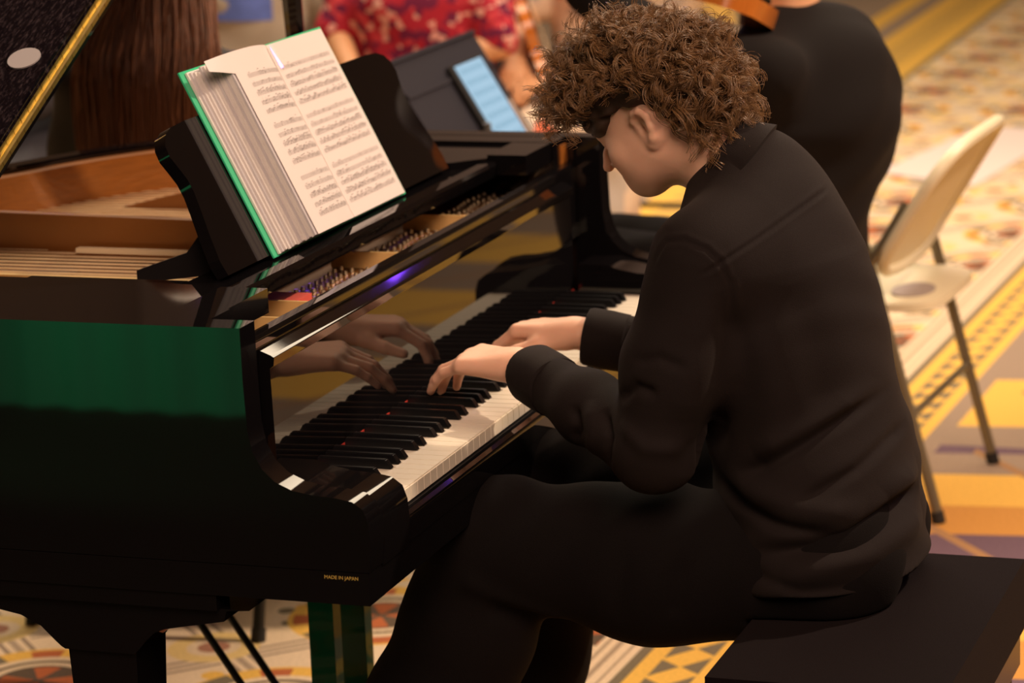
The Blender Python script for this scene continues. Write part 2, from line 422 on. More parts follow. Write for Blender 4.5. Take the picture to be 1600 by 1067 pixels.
    vv = E(nz.outputs['Fac']) * .5 + .75; nt.links.new(vv.o, hs.inputs['Value'])
    nt.links.new(hs.outputs[0], b.inputs['Base Color']); b.inputs['Roughness'].default_value = .92; b.inputs['Specular IOR Level'].default_value = .2
    bp = nt.nodes.new('ShaderNodeBump'); bp.inputs['Strength'].default_value = .4; bp.inputs['Distance'].default_value = .003
    nt.links.new(nz.outputs['Fac'], bp.inputs['Height']); nt.links.new(bp.outputs[0], b.inputs['Normal'])
    return m
CARPET = carpet()
WALL = mat('plaster_wall', (.26, .19, .13), .85, bump=.3, bscale=60, var=.08, vscale=3)
CEIL = mat('ceiling_paint', (.38, .28, .21), .9, var=.05)
X0, X1, Y0, Y1, ZC = -8, 15, -7, 8, 5.6
tag(box('floor', (X0, Y0, -.1), (X1, Y1, 0), CARPET), kind='structure')
tag(box('ceiling', (X0, Y0, ZC), (X1, Y1, ZC + .1), CEIL), kind='structure')
tag(box('wall_far', (X1, Y0, 0), (X1 + .1, Y1, ZC), mat('light_plaster', (.50, .42, .36), .85, bump=.3, bscale=60)), kind='structure')
tag(box('wall_near', (X0 - .1, Y0, 0), (X0, Y1, ZC), WALL), kind='structure')
tag(box('wall_left', (X0, Y1, 0), (X1, Y1 + .1, ZC), WALL), kind='structure')
tag(box('wall_right', (X0, Y0 - .1, 0), (X1, Y0, ZC), WALL), kind='structure')
# low riser added out of view, for a green reflection in the piano's side
rs = thing('added_green_reflector', 'added unseen riser with a green skirt, mirrored in the polished side of the piano', 'reflector', (-3.95, 2.3, 0))
GREFL = mat('reflector_green', (.10, .66, .38), .8)
box('deck', (-.75, -1.6, .38), (.75, 1.6, .42), GREFL, rs, bevel=.006)
bm = bmesh.new(); n = 120; ring = []
for i in range(n + 1):
    y = -1.6 + 3.2 * i / n; x = .74 + .012 * math.sin(i * 1.3); ring.append((bm.verts.new((x, y, .0)), bm.verts.new((x, y, .385))))
for a_, b_ in zip(ring, ring[1:]): bm.faces.new((a_[0], b_[0], b_[1], a_[1]))
bm.normal_update(); bmesh.ops.solidify(bm, geom=bm.faces[:], thickness=.004)
bmobj('skirt', bm, GREFL, rs, smooth=True)

# ------------------------------------------------------------------ the grand piano
KW = 1.227; XL, XR = -.134, KW + .134
pn = thing('grand_piano', 'polished black grand piano with raised lid and open keyboard', 'piano', (0, 0, 0))
def arm_profile():
    return [(-.022, .665), (-.026, .70), (-.024, .728), (-.018, .745), (-.004, .755), (.02, .759), (.045, .760), (.075, .765), (.098, .775), (.114, .790), (.126, .812), (.131, .84), (.133, .90)]
AP = arm_profile()
def arm(name, xa, xb, top=.968, back=.20):
    return prism(name, AP + [(.133, top), (back, top), (back, .665)], 'x', xa, xb, BLACK, pn, bevel=.004, seg=3)
# rim outline (plan), bass side to treble side
def rim_path(off):
    pts = [(XL + off, .19), (XL + off, 1.62), (XL + off + .03, 1.72), (XL + .13, 1.80 - off), (.10, 1.83 - off), (.26, 1.81 - off), (.42, 1.70 - off * .9), (.53 - off * .4, 1.50 - off * .4), (.66 - off * .7, 1.28 - off * .5), (.88 - off * .6, 1.10 - off * .7), (1.12 - off * .7, .98 - off * .6), (1.28 - off * .9, .84 - off * .4), (XR - off, .64), (XR - off, .50), (XR - off, .19)]
    head_ = catmull(pts[1:13], 6)
    return [np.array(pts[0])] + head_ + [np.array(pts[13]), np.array(pts[14])]
def loft_rim(name, o0, o1, z0, z1, m, bev=.004):
    A = rim_path(o0); B = rim_path(o1); bm = bmesh.new(); R = []
    for p, q in zip(A, B): R.append([bm.verts.new((p[0], p[1], z0)), bm.verts.new((p[0], p[1], z1)), bm.verts.new((q[0], q[1], z1)), bm.verts.new((q[0], q[1], z0))])
    for a_, b_ in zip(R, R[1:]):
        for k in range(4): bm.faces.new((a_[k], b_[k], b_[(k + 1) % 4], a_[(k + 1) % 4]))
    bm.faces.new(R[0]); bm.faces.new(R[-1][::-1])
    return bmobj(name, bm, m, pn, bevel=bev)
loft_rim('outer_rim', .0015, .040, .6645, .9672, BLACK)
loft_rim('inner_rim', .0410, .075, .70, .957, WOOD, .002)
loft_rim('lower_moulding', .004, .043, .600, .6215, BLACK, .003)
box('bottom_moulding', (XL + .0006, -.0205, .622), (XL + .05, 1.50, .6640), BLACK, pn, bevel=.0015)
arm('arm', XL, XL + .0445, back=1.50); arm('arm', XR - .0445, XR, back=.50)
box('rim_cap', (XL + .0446, .193, .70), (-.030, 1.50, .9675), BLACK, pn, bevel=.002)
for a_, b_ in ((XL + .045, -.002), (KW + .002, XR - .045)):
    prism('cheek_block', [(y, z - .004) for y, z in AP[:8]] + [(.10, .768), (.149, .768), (.149, .665)], 'x', a_, b_, BLACK, pn, bevel=.006, seg=3)
box('key_bed', (XL + .051, -.020, .622), (XR - .001, .55, .664), BLACK, pn, bevel=.003)
prism('key_slip', [(-.022, .665), (-.0225, .690), (-.019, .697), (-.012, .699), (-.006, .696), (-.004, .665)], 'x', -.001, KW + .001, BLACK, pn, bevel=.0015)
box('key_frame', (0, -.003, .6645), (KW, .30, .697), BLACKSATIN, pn)
# text
fc = bpy.data.curves.new('lettering', 'FONT'); fc.body = 'MADE IN JAPAN'; fc.size = .0064; fc.extrude = .0002; fc.align_x = 'CENTER'
fo = bpy.data.objects.new('lettering', fc); COL.objects.link(fo); bpy.context.view_layer.update(); me = bpy.data.meshes.new_from_object(fo); bpy.data.objects.remove(fo); fo = link('lettering', me); fc = me; fc.materials.append(mat('gold_print', (.75, .50, .12), .4, .3)); fo.parent = pn
fo.location = (XL - .0006 + .0006, .016, .6545); fo.location.x = XL + .0003; fo.rotation_euler = (PI / 2, 0, -PI / 2)
fo['label'] = 'small gold MADE IN JAPAN lettering'
# white keys: 52 from A0, each with its shape cut round the black keys
wk = 'ABCDEFG'; KP = KW / 52; blacks = []
BLK = {'A': 1, 'C': 1, 'D': 1, 'F': 1, 'G': 1}
def key_mesh(cl, cr):
    bm = bmesh.new(); g = .0009; w = KP
    prof = [(g, 0), (w - g, 0), (w - g, .051), (w - g - cr, .051), (w - g - cr, .158), (g + cl, .158), (g + cl, .051), (g, .051)]
    prof = [p for i, p in enumerate(prof) if i == 0 or p != prof[i - 1]]
    T = [bm.verts.new((x, y, .72)) for x, y in prof]; Bt = [bm.verts.new((x, y, .7002)) for x, y in prof]
    bm.faces.new(T); bm.faces.new(Bt[::-1]); n = len(prof)
    for i in range(n): bm.faces.new((T[i], Bt[i], Bt[(i + 1) % n], T[(i + 1) % n]))
    bmesh.ops.bevel(bm, geom=[e for e in bm.edges if all(v.co.z > .7199 for v in e.verts) and all(v.co.y < .001 for v in e.verts)], offset=.0018, segments=2, affect='EDGES')
    bmesh.ops.recalc_face_normals(bm, faces=bm.faces)
    me = bpy.data.meshes.new('white_key'); bm.to_mesh(me); bm.free(); me.materials.append(IVORY); return me
KM = {}
for i in range(52):
    l = wk[i % 7]; hr = l in BLK and i < 51; hl = i > 0 and wk[(i - 1) % 7] in BLK
    key = (hl, hr)
    if key not in KM: KM[key] = key_mesh(.0065 if hl else 0, .0065 if hr else 0)
    o = bpy.data.objects.new('white_key', KM[key]); COL.objects.link(o); o.parent = pn; o.location = (i * KP, 0, 0)
    if hr: blacks.append((i + 1) * KP + {'C': -.0022, 'D': .0022, 'F': -.003, 'G': 0, 'A': .003}[l])
bm = bmesh.new()
lo_, hi_ = .0058, .0046
vs = [bm.verts.new(p) for p in ((-lo_, .0525, .7205), (lo_, .0525, .7205), (lo_, .157, .7205), (-lo_, .157, .7205), (-hi_, .060, .7325), (hi_, .060, .7325), (hi_, .157, .7325), (-hi_, .157, .7325))]
for f in ((3, 2, 1, 0), (4, 5, 6, 7), (0, 1, 5, 4), (1, 2, 6, 5), (2, 3, 7, 6), (3, 0, 4, 7)): bm.faces.new([vs[i] for i in f])
bmesh.ops.bevel(bm, geom=[e for e in bm.edges if e.calc_length() > 0 and all(v.co.z > .725 for v in e.verts)], offset=.0012, segments=2, affect='EDGES')
bkm = bpy.data.meshes.new('black_key'); bm.to_mesh(bkm); bm.free(); bkm.materials.append(EBONY); bkm.polygons.foreach_set('use_smooth', [False] * len(bkm.polygons))
for x in blacks:
    o = bpy.data.objects.new('black_key', bkm); COL.objects.link(o); o.parent = pn; o.location = (x, 0, 0)
box('red_felt_strip', (0, .1565, .7005), (KW, .166, .7268), mat('dark_red_felt', (.40, .02, .008), .95), pn)
# fallboard, stretcher
prism('fallboard', [(.1640, .7010), (.1545, .737), (.1570, .884), (.1515, .888), (.1502, .8985), (.1550, .9015), (.1715, .9080), (.1720, .900), (.1720, .701)], 'x', .0005, KW - .0005, BLACK, pn, bevel=.002, seg=2)
prism('stretcher', [(.1725, .80), (.1725, .918), (.177, .925), (.190, .926), (.195, .921), (.195, .80)], 'x', XL + .046, XR - .046, BLACK, pn, bevel=.002)
# iron plate, pin block, strings
plate = [(-.028, .200), (XR - .08, .200)] + [tuple(p) for p in rim_path(.075)[1:-1]][::-1]
bm = bmesh.new(); A_ = [bm.verts.new((x, y, .878)) for x, y in plate]; B_ = [bm.verts.new((x, y, .866)) for x, y in plate]
bm.faces.new(A_); bm.faces.new(B_[::-1])
for i in range(len(A_)): bm.faces.new((A_[i], B_[i], B_[(i + 1) % len(A_)], A_[(i + 1) % len(A_)]))
ip = bmobj('iron_plate', bm, GOLD, pn)
for x, y0, y1, zt in ((.635, .44, 1.22, .950), (.235, .42, 1.60, .905), (.98, .42, .92, .935)):
    prism('plate_strut', [(y0, .8785), (y0, zt - .012), (y0 + .03, zt - .006), (y1 - .33, zt), (y1 - .22, zt - .004), (y1 - .14, zt - .022), (y1 - .05, zt - .044), (y1, .8785)], 'x', x, x + .018, GOLD, pn, bevel=.004)
for xx, y0, y1 in ((.20, .215, .34), (.30, .215, .34), (.64, .215, .34), (.935, .215, .34)):
    box('plate_web', (xx, y0, .8785), (xx + .006, y1, .9035), mat('gold_edge', (.85, .58, .24), .35, .3), pn, bevel=.002)
box('plate_flange', (-.06, .362, .8785), (XR - .07, .378, .898), GOLD, pn, bevel=.004)
bm = bmesh.new()
for j in range(6):
    for i in range(62):
        x = -.02 + i * .0205 + (j % 2) * .010; y = .212 + j * .021 + .003 * math.sin(i * .9)
        if any(abs(x - q - .003) < .008 for q in (.20, .30, .64, .935)) or .205 < x < .30: continue
        m_ = Matrix.Translation((x, y, .8812)); bmesh.ops.create_cone(bm, cap_ends=True, segments=10, radius1=.0040, radius2=.0028, depth=.0055, matrix=m_)
tag(bmobj('tuning_pins', bm, mat('pin_metal', (.80, .66, .45), .30, .9), pn), kind='stuff')
bm = bmesh.new()
for i in range(150):
    x = .02 + (i // 3) * .0240 + (i % 3) * .0042; y1 = min(1.7, 1.7 - max(0, x - .3) * .95)
    addtube(bm, [(x, .40, .893 if x < .72 else .896), (x - .02, y1, .893)], .0013 if x < .3 else .0008, 4, False)
tag(bmobj('strings', bm, STEEL, pn, smooth=True), kind='stuff')
box('red_cloth', (.315, .262, .880), (.385, .345, .897), REDFELT, pn, bevel=.003)
box('damper_felt', (.602, .45, .897), (.616, .745, .904), CREAMFELT, pn, bevel=.002)
bm = bmesh.new(); bmesh.ops.create_cone(bm, cap_ends=True, segments=28, radius1=.055, radius2=.055, depth=.003, matrix=Matrix.Translation((.545, .86, .8795)) @ Matrix.Diagonal((1, 2.7, 1, 1)))
bmobj('plate_opening', bm, mat('opening_dark', (.12, .035, .008), .7), pn)
box('plate_rib', (.44, .47, .8785), (.452, 1.3, .896), mat('gold_edge', (.85, .58, .24)), pn, bevel=.003)
prism('side_shelf', [(-.0295, .265), (.10, .265), (.150, .31), (.162, .45), (.160, 1.2), (-.0295, 1.2)], 'z', .93, .956, BLACK, pn, bevel=.003)
prism('side_shelf', [(KW + .0295, .265), (KW - .10, .265), (KW - .150, .31), (KW - .162, .45), (KW - .160, .62), (KW + .0295, .62)], 'z', .93, .962, BLACK, pn, bevel=.003)
box('rim_cap', (KW + .030, .193, .70), (XR - .0446, .55, .9675), BLACK, pn, bevel=.002)
# music desk: tray with end blocks, then the leaning desk
prism('desk_tray', [(.249, .933), (.246, .952), (.250, .957), (.268, .9575), (.272, .9505), (.36, .9500), (.36, .933)], 'x', .098, KW - .098, BLACK, pn, bevel=.003)
for a_, b_ in ((-.040, .0975), (KW - .0975, KW + .04)):
    box('end_block', (a_, .198, .9345), (b_, .2645, .967), BLACK, pn, bevel=.010, seg=3)
for xx in (.165, 1.03): box('desk_slide', (xx, .362, .925), (xx + .035, .60, .950), BLACK, pn, bevel=.003)
def dp(x, t, off=0):   # point on the desk plane; t metres up the slope, off metres towards the player
    return (x, .300 + t * .4472 - off * .8944, .950 + t * .8944 + off * .4472)
half = [(.424, .009), (.427, .03), (.419, .066), (.408, .103), (.401, .130), (.401, .150), (.409, .170), (.416, .186), (.414, .202), (.400, .216), (.375, .224), (.33, .2265), (.25, .2265)]
half = [(a_ , t) for a_, t in half]
cx = .630
out2 = [(cx + a_, t) for a_, t in half] + [(cx - a_, t) for a_, t in half[::-1]]
bm = bmesh.new(); A_ = [bm.verts.new(dp(x, t, 0)) for x, t in out2]; B_ = [bm.verts.new(dp(x, t, -.018)) for x, t in out2]
bm.faces.new(A_); bm.faces.new(B_[::-1])
for i in range(len(A_)): bm.faces.new((A_[i], B_[i], B_[(i + 1) % len(A_)], A_[(i + 1) % len(A_)]))
bmobj('music_desk', bm, BLACK, pn, bevel=.005, seg=3)
for xx in (.262, .99): prism('desk_prop', [(.345, 1.000), (.362, 1.012), (.392, .975), (.470, .948), (.470, .930), (.36, .945)], 'x', xx, xx + .018, BLACKSATIN, pn, bevel=.002)
# lid with the front flap folded back on it, hinged on the bass side
ang = math.radians(28); ca, sa = math.cos(ang), math.sin(ang)
def lp(x, y, w):    # x across from hinge, w above the lid's top face
    return (XL + .01 + x * ca - w * sa, y, .985 + x * sa + w * ca)
def slab(name, outline, w0, w1, m, bevel=.003):
    bm = bmesh.new(); A = [bm.verts.new(lp(x, y, w1)) for x, y in outline]; B = [bm.verts.new(lp(x, y, w0)) for x, y in outline]
    bm.faces.new(A); bm.faces.new(B[::-1])
    for i in range(len(A)): bm.faces.new((A[i], B[i], B[(i + 1) % len(A)], A[(i + 1) % len(A)]))
    return bmobj(name, bm, m, pn, bevel=bevel)
LIDM = bpy.data.materials.new('scratched_black_lid'); LIDM.use_nodes = True; nt = LIDM.node_tree; b = nt.nodes['Principled BSDF']
b.inputs['Base Color'].default_value = (.012, .010, .012, 1); b.inputs['Roughness'].default_value = .16; b.inputs['Coat Weight'].default_value = .35; b.inputs['Coat Roughness'].default_value = .06; b.inputs['Specular IOR Level'].default_value = .0
tc = nt.nodes.new('ShaderNodeTexCoord'); vo = nt.nodes.new('ShaderNodeTexNoise'); vo.inputs['Scale'].default_value = 45; vo.inputs['Detail'].default_value = 10; vo.inputs['Roughness'].default_value = .8
mp = nt.nodes.new('ShaderNodeMapping'); mp.inputs['Scale'].default_value = (1.5, 5, 1.5); mp.inputs['Rotation'].default_value = (0, 0, .5)
nt.links.new(tc.outputs['Object'], mp.inputs[0]); nt.links.new(mp.outputs[0], vo.inputs['Vector'])
cr = nt.nodes.new('ShaderNodeValToRGB'); cr.color_ramp.elements[0].position = .50; cr.color_ramp.elements[1].position = .85
cr.color_ramp.elements[0].color = (.004, .003, .005, 1); cr.color_ramp.elements[1].color = (.11, .08, .09, 1)
nt.links.new(vo.outputs['Fac'], cr.inputs[0]); nt.links.new(cr.outputs[0], b.inputs['Base Color'])
bp = nt.nodes.new('ShaderNodeBump'); bp.inputs['Strength'].default_value = .5; bp.inputs['Distance'].default_value = .001
nt.links.new(vo.outputs['Fac'], bp.inputs['Height']); nt.links.new(bp.outputs[0], b.inputs['Normal'])
lw = XR - XL
lid_out = [(0, .60), (lw - .01, .60), (lw - .02, .72), (1.30, .90), (1.10, 1.06), (.86, 1.17), (.74, 1.30), (.62, 1.55), (.50, 1.76), (.34, 1.83), (.14, 1.83), (.03, 1.76), (0, 1.60)]
slab('lid', lid_out, -.022, -.001, BLACK)
slab('front_flap', [(0, .601), (lw - .01, .601), (lw - .04, 1.02), (0, 1.06)], .001, .022, LIDM)
bm = bmesh.new(); A = [Vector(lp(0, .5985, 0)), Vector(lp(lw - .012, .5985, 0))]
d = A[1] - A[0]; N = 60
for i in range(N):
    a0 = A[0] + d * (i / N); a1 = A[0] + d * ((i + .94) / N); ww = Vector((-sa, 0, ca)) * .0125
    vs = [bm.verts.new(q) for q in (a0 - ww, a1 - ww, a1 + ww, a0 + ww)]; vs2 = [bm.verts.new(v.co + Vector((0, -.0015, 0))) for v in vs]
    bm.faces.new(vs2); bm.faces.new(vs[::-1])
    for k in range(4): bm.faces.new((vs[k], vs[(k + 1) % 4], vs2[(k + 1) % 4], vs2[k]))
addtube(bm, [A[0] + Vector((0, -.002, 0)), A[1] + Vector((0, -.002, 0))], .0035, 8)
bmobj('brass_hinge', bm, BRASS, pn, smooth=True)
bmd = bmesh.new(); bmesh.ops.create_cone(bmd, cap_ends=True, segments=24, radius1=.024, radius2=.024, depth=.002)
o = bmobj('round_felt_pad', bmd, mat('grey_pad', (.34, .31, .32), .6), pn); o.location = lp(.493, .641, .0235); o.rotation_euler = (0, -ang, 0)
tube('prop_stick', [(1.30, .66, .94), (1.19, .620, 1.17), (1.13, .602, 1.40), (1.08, .66, 1.60)], .012, BLACK, pn, n=8, rs=[.013, .017, .020, .018])
box('prop_socket', (1.285, .645, .925), (1.325, .675, .955), BRASS, pn, bevel=.003)
# legs
def leg(x, y):
    bm = bmesh.new()
    def ring(sx, sy, z): return [bm.verts.new((x + a * sx, y + b * sy, z)) for a, b in ((-1, -1), (1, -1), (1, 1), (-1, 1))]
    R = [ring(.034, .036, .010), ring(.030, .032, .06), ring(.036, .040, .30), ring(.043, .0485, .528), ring(.045, .050, .53), ring(.045, .050, .5995)]
    for a, b_ in zip(R, R[1:]):
        for k in range(4): bm.faces.new((a[k], a[(k + 1) % 4], b_[(k + 1) % 4], b_[k]))
    bm.faces.new(R[0][::-1]); bm.faces.new(R[-1])
    return bmobj('leg', bm, BLACK, pn, bevel=.003)
leg(-.070, .365); leg(KW + .070, .365); leg(.18, 1.50)
for x in (-.070, KW + .070):
    prism('leg_bracket', [(.15, .5998), (.182, .597), (.186, .583), (.24, .573), (.270, .567), (.285, .561), (.298, .549), (.308, .537), (.316, .5302), (.415, .5302), (.420, .533), (.429, .541), (.448, .559), (.476, .572), (.529, .581), (.60, .592), (.68, .5998)], 'x', x - .050, x + .050, BLACK, pn, bevel=.003)
for x, y in ((-.070, .365), (KW + .070, .365), (.18, 1.50)):
    bm = bmesh.new(); bmesh.ops.create_cone(bm, cap_ends=True, segments=20, radius1=.022, radius2=.022, depth=.016, matrix=Matrix.Translation((x, y, .022)) @ Matrix.Rotation(PI / 2, 4, 'Y'))
    bmobj('caster', bm, BRASS, pn)
# pedal lyre
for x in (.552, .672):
    box('lyre_post', (x - .012, .325, .13), (x + .016, .366, .5998), GREENREFL, pn, bevel=.005)
box('lyre_box', (.49, .25, .075), (.735, .42, .135), BLACK, pn, bevel=.008)
box('lyre_top', (.50, .27, .575), (.725, .42, .5996), BLACK, pn, bevel=.004)
for x in (.555, .6125, .67):
    prism('pedal', [(.12, .048), (.16, .060), (.26, .066), (.26, .058), (.16, .050), (.12, .040)], 'x', x - .012, x + .012, BRASS, pn, bevel=.002)
for x in (.60, .685): tube('lyre_brace', [(x, .43, .10), (x, .78, .62)], .006, BLACKSATIN, pn)

# ------------------------------------------------------------------ folder of sheet music on the desk
bk = thing('sheet_music_folder', 'thick green ring folder of sheet music open on the piano music desk', 'folder', (0, 0, 0))
bX0, bX1 = .345, .838; T0, T1 = .0045, .287
def bp3(x, t, off): return dp(x, t, off)
def surf_slab(name, fx, o_lo, o_hi, t0, t1, m, parent, n=24, shift=0):
    """strip whose front offset o_hi(x) and back offset o_lo(x) vary along x"""
    bm = bmesh.new(); R = []
    for i in range(n + 1):
        u = i / n; x = fx(u)
        R.append([bm.verts.new(bp3(x, t0, o_lo(u))), bm.verts.new(bp3(x, t1, o_lo(u))), bm.verts.new(bp3(x, t1, o_hi(u))), bm.verts.new(bp3(x, t0, o_hi(u)))])
    for a, b_ in zip(R, R[1:]):
        for k in range(4): bm.faces.new((a[k], b_[k], b_[(k + 1) % 4], a[(k + 1) % 4]))
    bm.faces.new(R[0]); bm.faces.new(R[-1][::-1])
    o = bmobj(name, bm, m, parent, smooth=True); return o
box_c = surf_slab('cover', lambda u: bX0 + (bX1 + .010 - bX0) * u, lambda u: .0015, lambda u: .0038, T0 - .002, T1 + .004, GREENC, bk)
xg = .610
# left stack: pages fanned, thick at the outer side
def top_left(u): return .050 - .034 * (u ** 1.6)
nl = 14
for j in range(nl):
    f0 = j / nl; f1 = (j + .96) / nl
    sh = .008 + .040 * f0 + .012 * math.sin(f0 * 3)
    mm = SLEEVE if j % 3 == 1 else PAPERE
    surf_slab('page', lambda u, sh=sh: (bX0 + .006 + sh) + (xg - bX0 - .006 - sh) * u, lambda u, f0=f0: .0045 + (top_left(u) - .0045) * f0, lambda u, f1=f1: .0045 + (top_left(u) - .0045) * f1, T0 + .0008 * (j % 3), T1 - .002 * (j % 4), mm, bk, 14)
def lt_off(u): return top_left(u) + .0016 + .004 * math.sin(PI * min(1, u * 1.0)) * (u < 1)
xl0 = bX0 + .062
lx = lambda u: xl0 + (xg - xl0) * u
bm = bmesh.new(); G = []
for i in range(29):
    col_ = []
    for j in range(37):
        t_ = T0 + (T1 + .001 - T0) * j / 36; e = min(1, max(0, (t_ - .256) / .016)); e = e * e * (3 - 2 * e)
        xa = xl0 - .056 * e; x_ = xa + (xg - xa) * i / 28; u_ = (x_ - xl0) / (xg - xl0)
        col_.append(bm.verts.new(bp3(x_, t_, lt_off(max(u_, 0)) - (.004 * (-u_ / .2) ** 2 if u_ < 0 else 0))))
    G.append(col_)
for a_, b_ in zip(G, G[1:]):
    for j in range(36): bm.faces.new((a_[j], b_[j], b_[j + 1], a_[j + 1]))
bm.normal_update(); bmesh.ops.solidify(bm, geom=bm.faces[:], thickness=.0006)
bmobj('left_page', bm, PAPER, bk, smooth=True)
def rt_off(u): return .0105 * (1 - u) ** 2.2 + .007 + .005 * math.sin(PI * u)
rx = lambda u: xg + (bX1 - xg) * u
for j in range(4):
    surf_slab('page', rx, lambda u, j=j: .0042 + (rt_off(u) - .0042) * j / 4, lambda u, j=j: .0042 + (rt_off(u) - .0042) * (j + .8) / 4, T0, T1 - .001 * j, PAPERE, bk, 14)
surf_slab('right_page', rx, lambda u: rt_off(u) + .0003, lambda u: rt_off(u) + .0010, T0, T1, PAPER, bk)
def staves(name, fx, fo, u0, u1, tlist, seed):
    rd = random.Random(seed); V = []; F = []
    W_ = abs(fx(1) - fx(0))
    def quad(ua, ub, ta, tb):
        k = len(V)
        for u, t in ((ua, ta), (ub, ta), (ub, tb), (ua, tb)):
            V.append(bp3(fx(u), t, fo(u) + .0004))
        F.append((k, k + 1, k + 2, k + 3))
    for (t, dense) in tlist:
        for l in range(5):
            n = 14
            for i in range(n): quad(u0 + (u1 - u0) * i / n, u0 + (u1 - u0) * (i + 1) / n, t - l * .00135, t - l * .00135 + .00032)
        u = u0 + .03
        while u < u1 - .02:
            h = rd.choice([.003, .0045, .006]); y = t - rd.random() * .006
            if rd.random() < dense:
                quad(u, u + .0016 / W_, y, y + .0013); quad(u + .0014 / W_, u + .0018 / W_, y, y + h)
                if rd.random() < .6: quad(u + .0016 / W_, u + .009 / W_, y + h - .0008, y + h); 
            u += (.0028 + rd.random() * .003) / W_
        quad(u0, u0 + .0006 / W_, t - .0056, t + .0003)
        for q in range(3):
            uu = u0 + (u1 - u0) * (.3 + .25 * q + .05 * rd.random()); quad(uu, uu + .0005 / W_, t - .0056, t + .0003)
        if rd.random() < .5: quad(u0 + .02, u0 + .05, t + .002, t + .0028)
    return pymesh(name, V, F, INK, bk)
TL = []
for s0 in (.250, .170, .088):
    for q in range(5): TL.append((s0 - q * .0142, .9 if q >= 2 else .25))
staves('printed_music', lx, lambda u: lt_off(u), .16, .965, TL, 4)
staves('printed_music', rx, lambda u: rt_off(u) + .0010, .06, .93, TL, 9)
pymesh('pocket_glint', [bp3(xg - .003, T1 - .002, .024), bp3(xg + .004, T1 - .002, .0262), bp3(xg + .004, T1 - .040, .0262), bp3(xg - .002, T1 - .040, .0245)], [(0, 1, 2, 3)], mat('glint_white', (.9, .88, .86), .08, coat=1), bk)  # opaque pale quad, a glint painted over the plastic pocket

# ------------------------------------------------------------------ bench
bn = thing('piano_bench', 'black velvet padded piano bench under the pianist', 'bench', (.325, -.548, 0))
bv = Vol((-.36, -.24, .36), (.36, .24, .56), .006)
bm = bmesh.new(); addbox(bm, (-.285, -.152, .400), (.285, .152, .500)); bmobj('seat', bm, BENCH, bn, bevel=.022, seg=5)
box('apron', (-.285, -.145, .345), (.285, .145, .399), BLACKSATIN, bn, bevel=.006)
for sx in (-1, 1):
    for sy in (-1, 1):
        tube('leg', [(sx * .25, sy * .115, .3445), (sx * .26, sy * .13, .005)], .02, BLACKSATIN, bn, n=8, rs=[.024, .016])

# ------------------------------------------------------------------ the pianist
boy = thing('person', 'pianist with curly brown hair in black shirt and trousers seated at the piano', 'person', (.46, -.50, 0))
def boy_obj(o):
    o.parent = boy; o.location = (-.46, .50, 0); return o
C0 = .46
yaw, pit = math.radians(10), math.radians(31); HS = .86
HF = np.array((math.sin(yaw) * math.cos(pit), math.cos(yaw) * math.cos(pit), -math.sin(pit)))
HL = np.array((-math.cos(yaw), math.sin(yaw), 0)); HU = np.cross(HF, HL)
HO = np.array((.450, -.240, 1.130))
# joints
shL, elL, wrL = np.array((.292, -.335, .965)), np.array((.252, -.275, .735)), np.array((.425, -.028, .795))
shR, elR, wrR = np.array((.63, -.33, .965)), np.array((.700, -.30, .735)), np.array((.668, -.032, .786))
hipL, knL, ftL = np.array((.37, -.47, .545)), np.array((.305, -.015, .575)), np.array((.30, .16, .07))
hipR, knR, ftR = np.array((.55, -.47, .545)), np.array((.56, -.02, .575)), np.array((.58, .10, .07))
neck0, neck1 = np.array((.455, -.356, 1.050)), HO + HF * -.022 + HU * -.005
v = Vol((.13, -.72, .0), (.80, .42, 1.33), .0030)
hq = head(v, HO, HF, HL, HS)
v.cap(neck0, neck1, .060, .056, .03)
v.chain([(C0, -.44, .60), (C0, -.41, .78), (C0, -.375, .93), (C0, -.368, 1.01)], [.105, .10, .105, .075], .04, flat=((0, 1, .0), 1.25))
v.chain([shL, elL, wrL], [.045, .036, .024], .015); v.chain([shR, elR, wrR], [.045, .036, .024], .015)
v.cap((C0 - .10, -.37, .98), (C0 + .10, -.37, .98), .06, .06, .05)
for a, b_, c in ((hipL, knL, ftL), (hipR, knR, ftR)): v.chain([a, b_, c], [.075, .052, .038], .03)
tL = hand(v, wrL, (.062, .165, -.010), (-.10, .15, 1), (1, 0, 0), .02, per=((.45, .45, .25), (.42, .45, .25), (.34, .38, .2), (.30, .30, .15)), s=1.07, thumb=(.55, .3))
tR = hand(v, wrR, (.045, .150, -.012), (.10, .15, 1), (-1, 0, 0), .02, per=((.55, .6, .3), (.55, .6, .3), (.5, .55, .3), (.45, .5, .25)), s=1.06, thumb=(.50, .2))
boy_obj(v.mesh('body', SKIN)); del v
# eyes, brows, lips
ey = bmesh.new()
for sg in (1, -1):
    c = hq(sg * .031, .0800, .020); bmesh.ops.create_uvsphere(ey, u_segments=12, v_segments=8, radius=.0095, matrix=Matrix.Translation(Vector(c)))
boy_obj(bmobj('eyes', ey, mat('eye_white', (.75, .68, .62), .2), None, smooth=True))
eb = bmesh.new()
for sg in (1, -1): addtube(eb, [hq(sg * .012, .1035, .040), hq(sg * .028, .101, .045), hq(sg * .046, .089, .041)], .003, 6, rs=[.0025, .0032, .0015])
boy_obj(bmobj('eyebrows', eb, HAIRD, None, smooth=True))
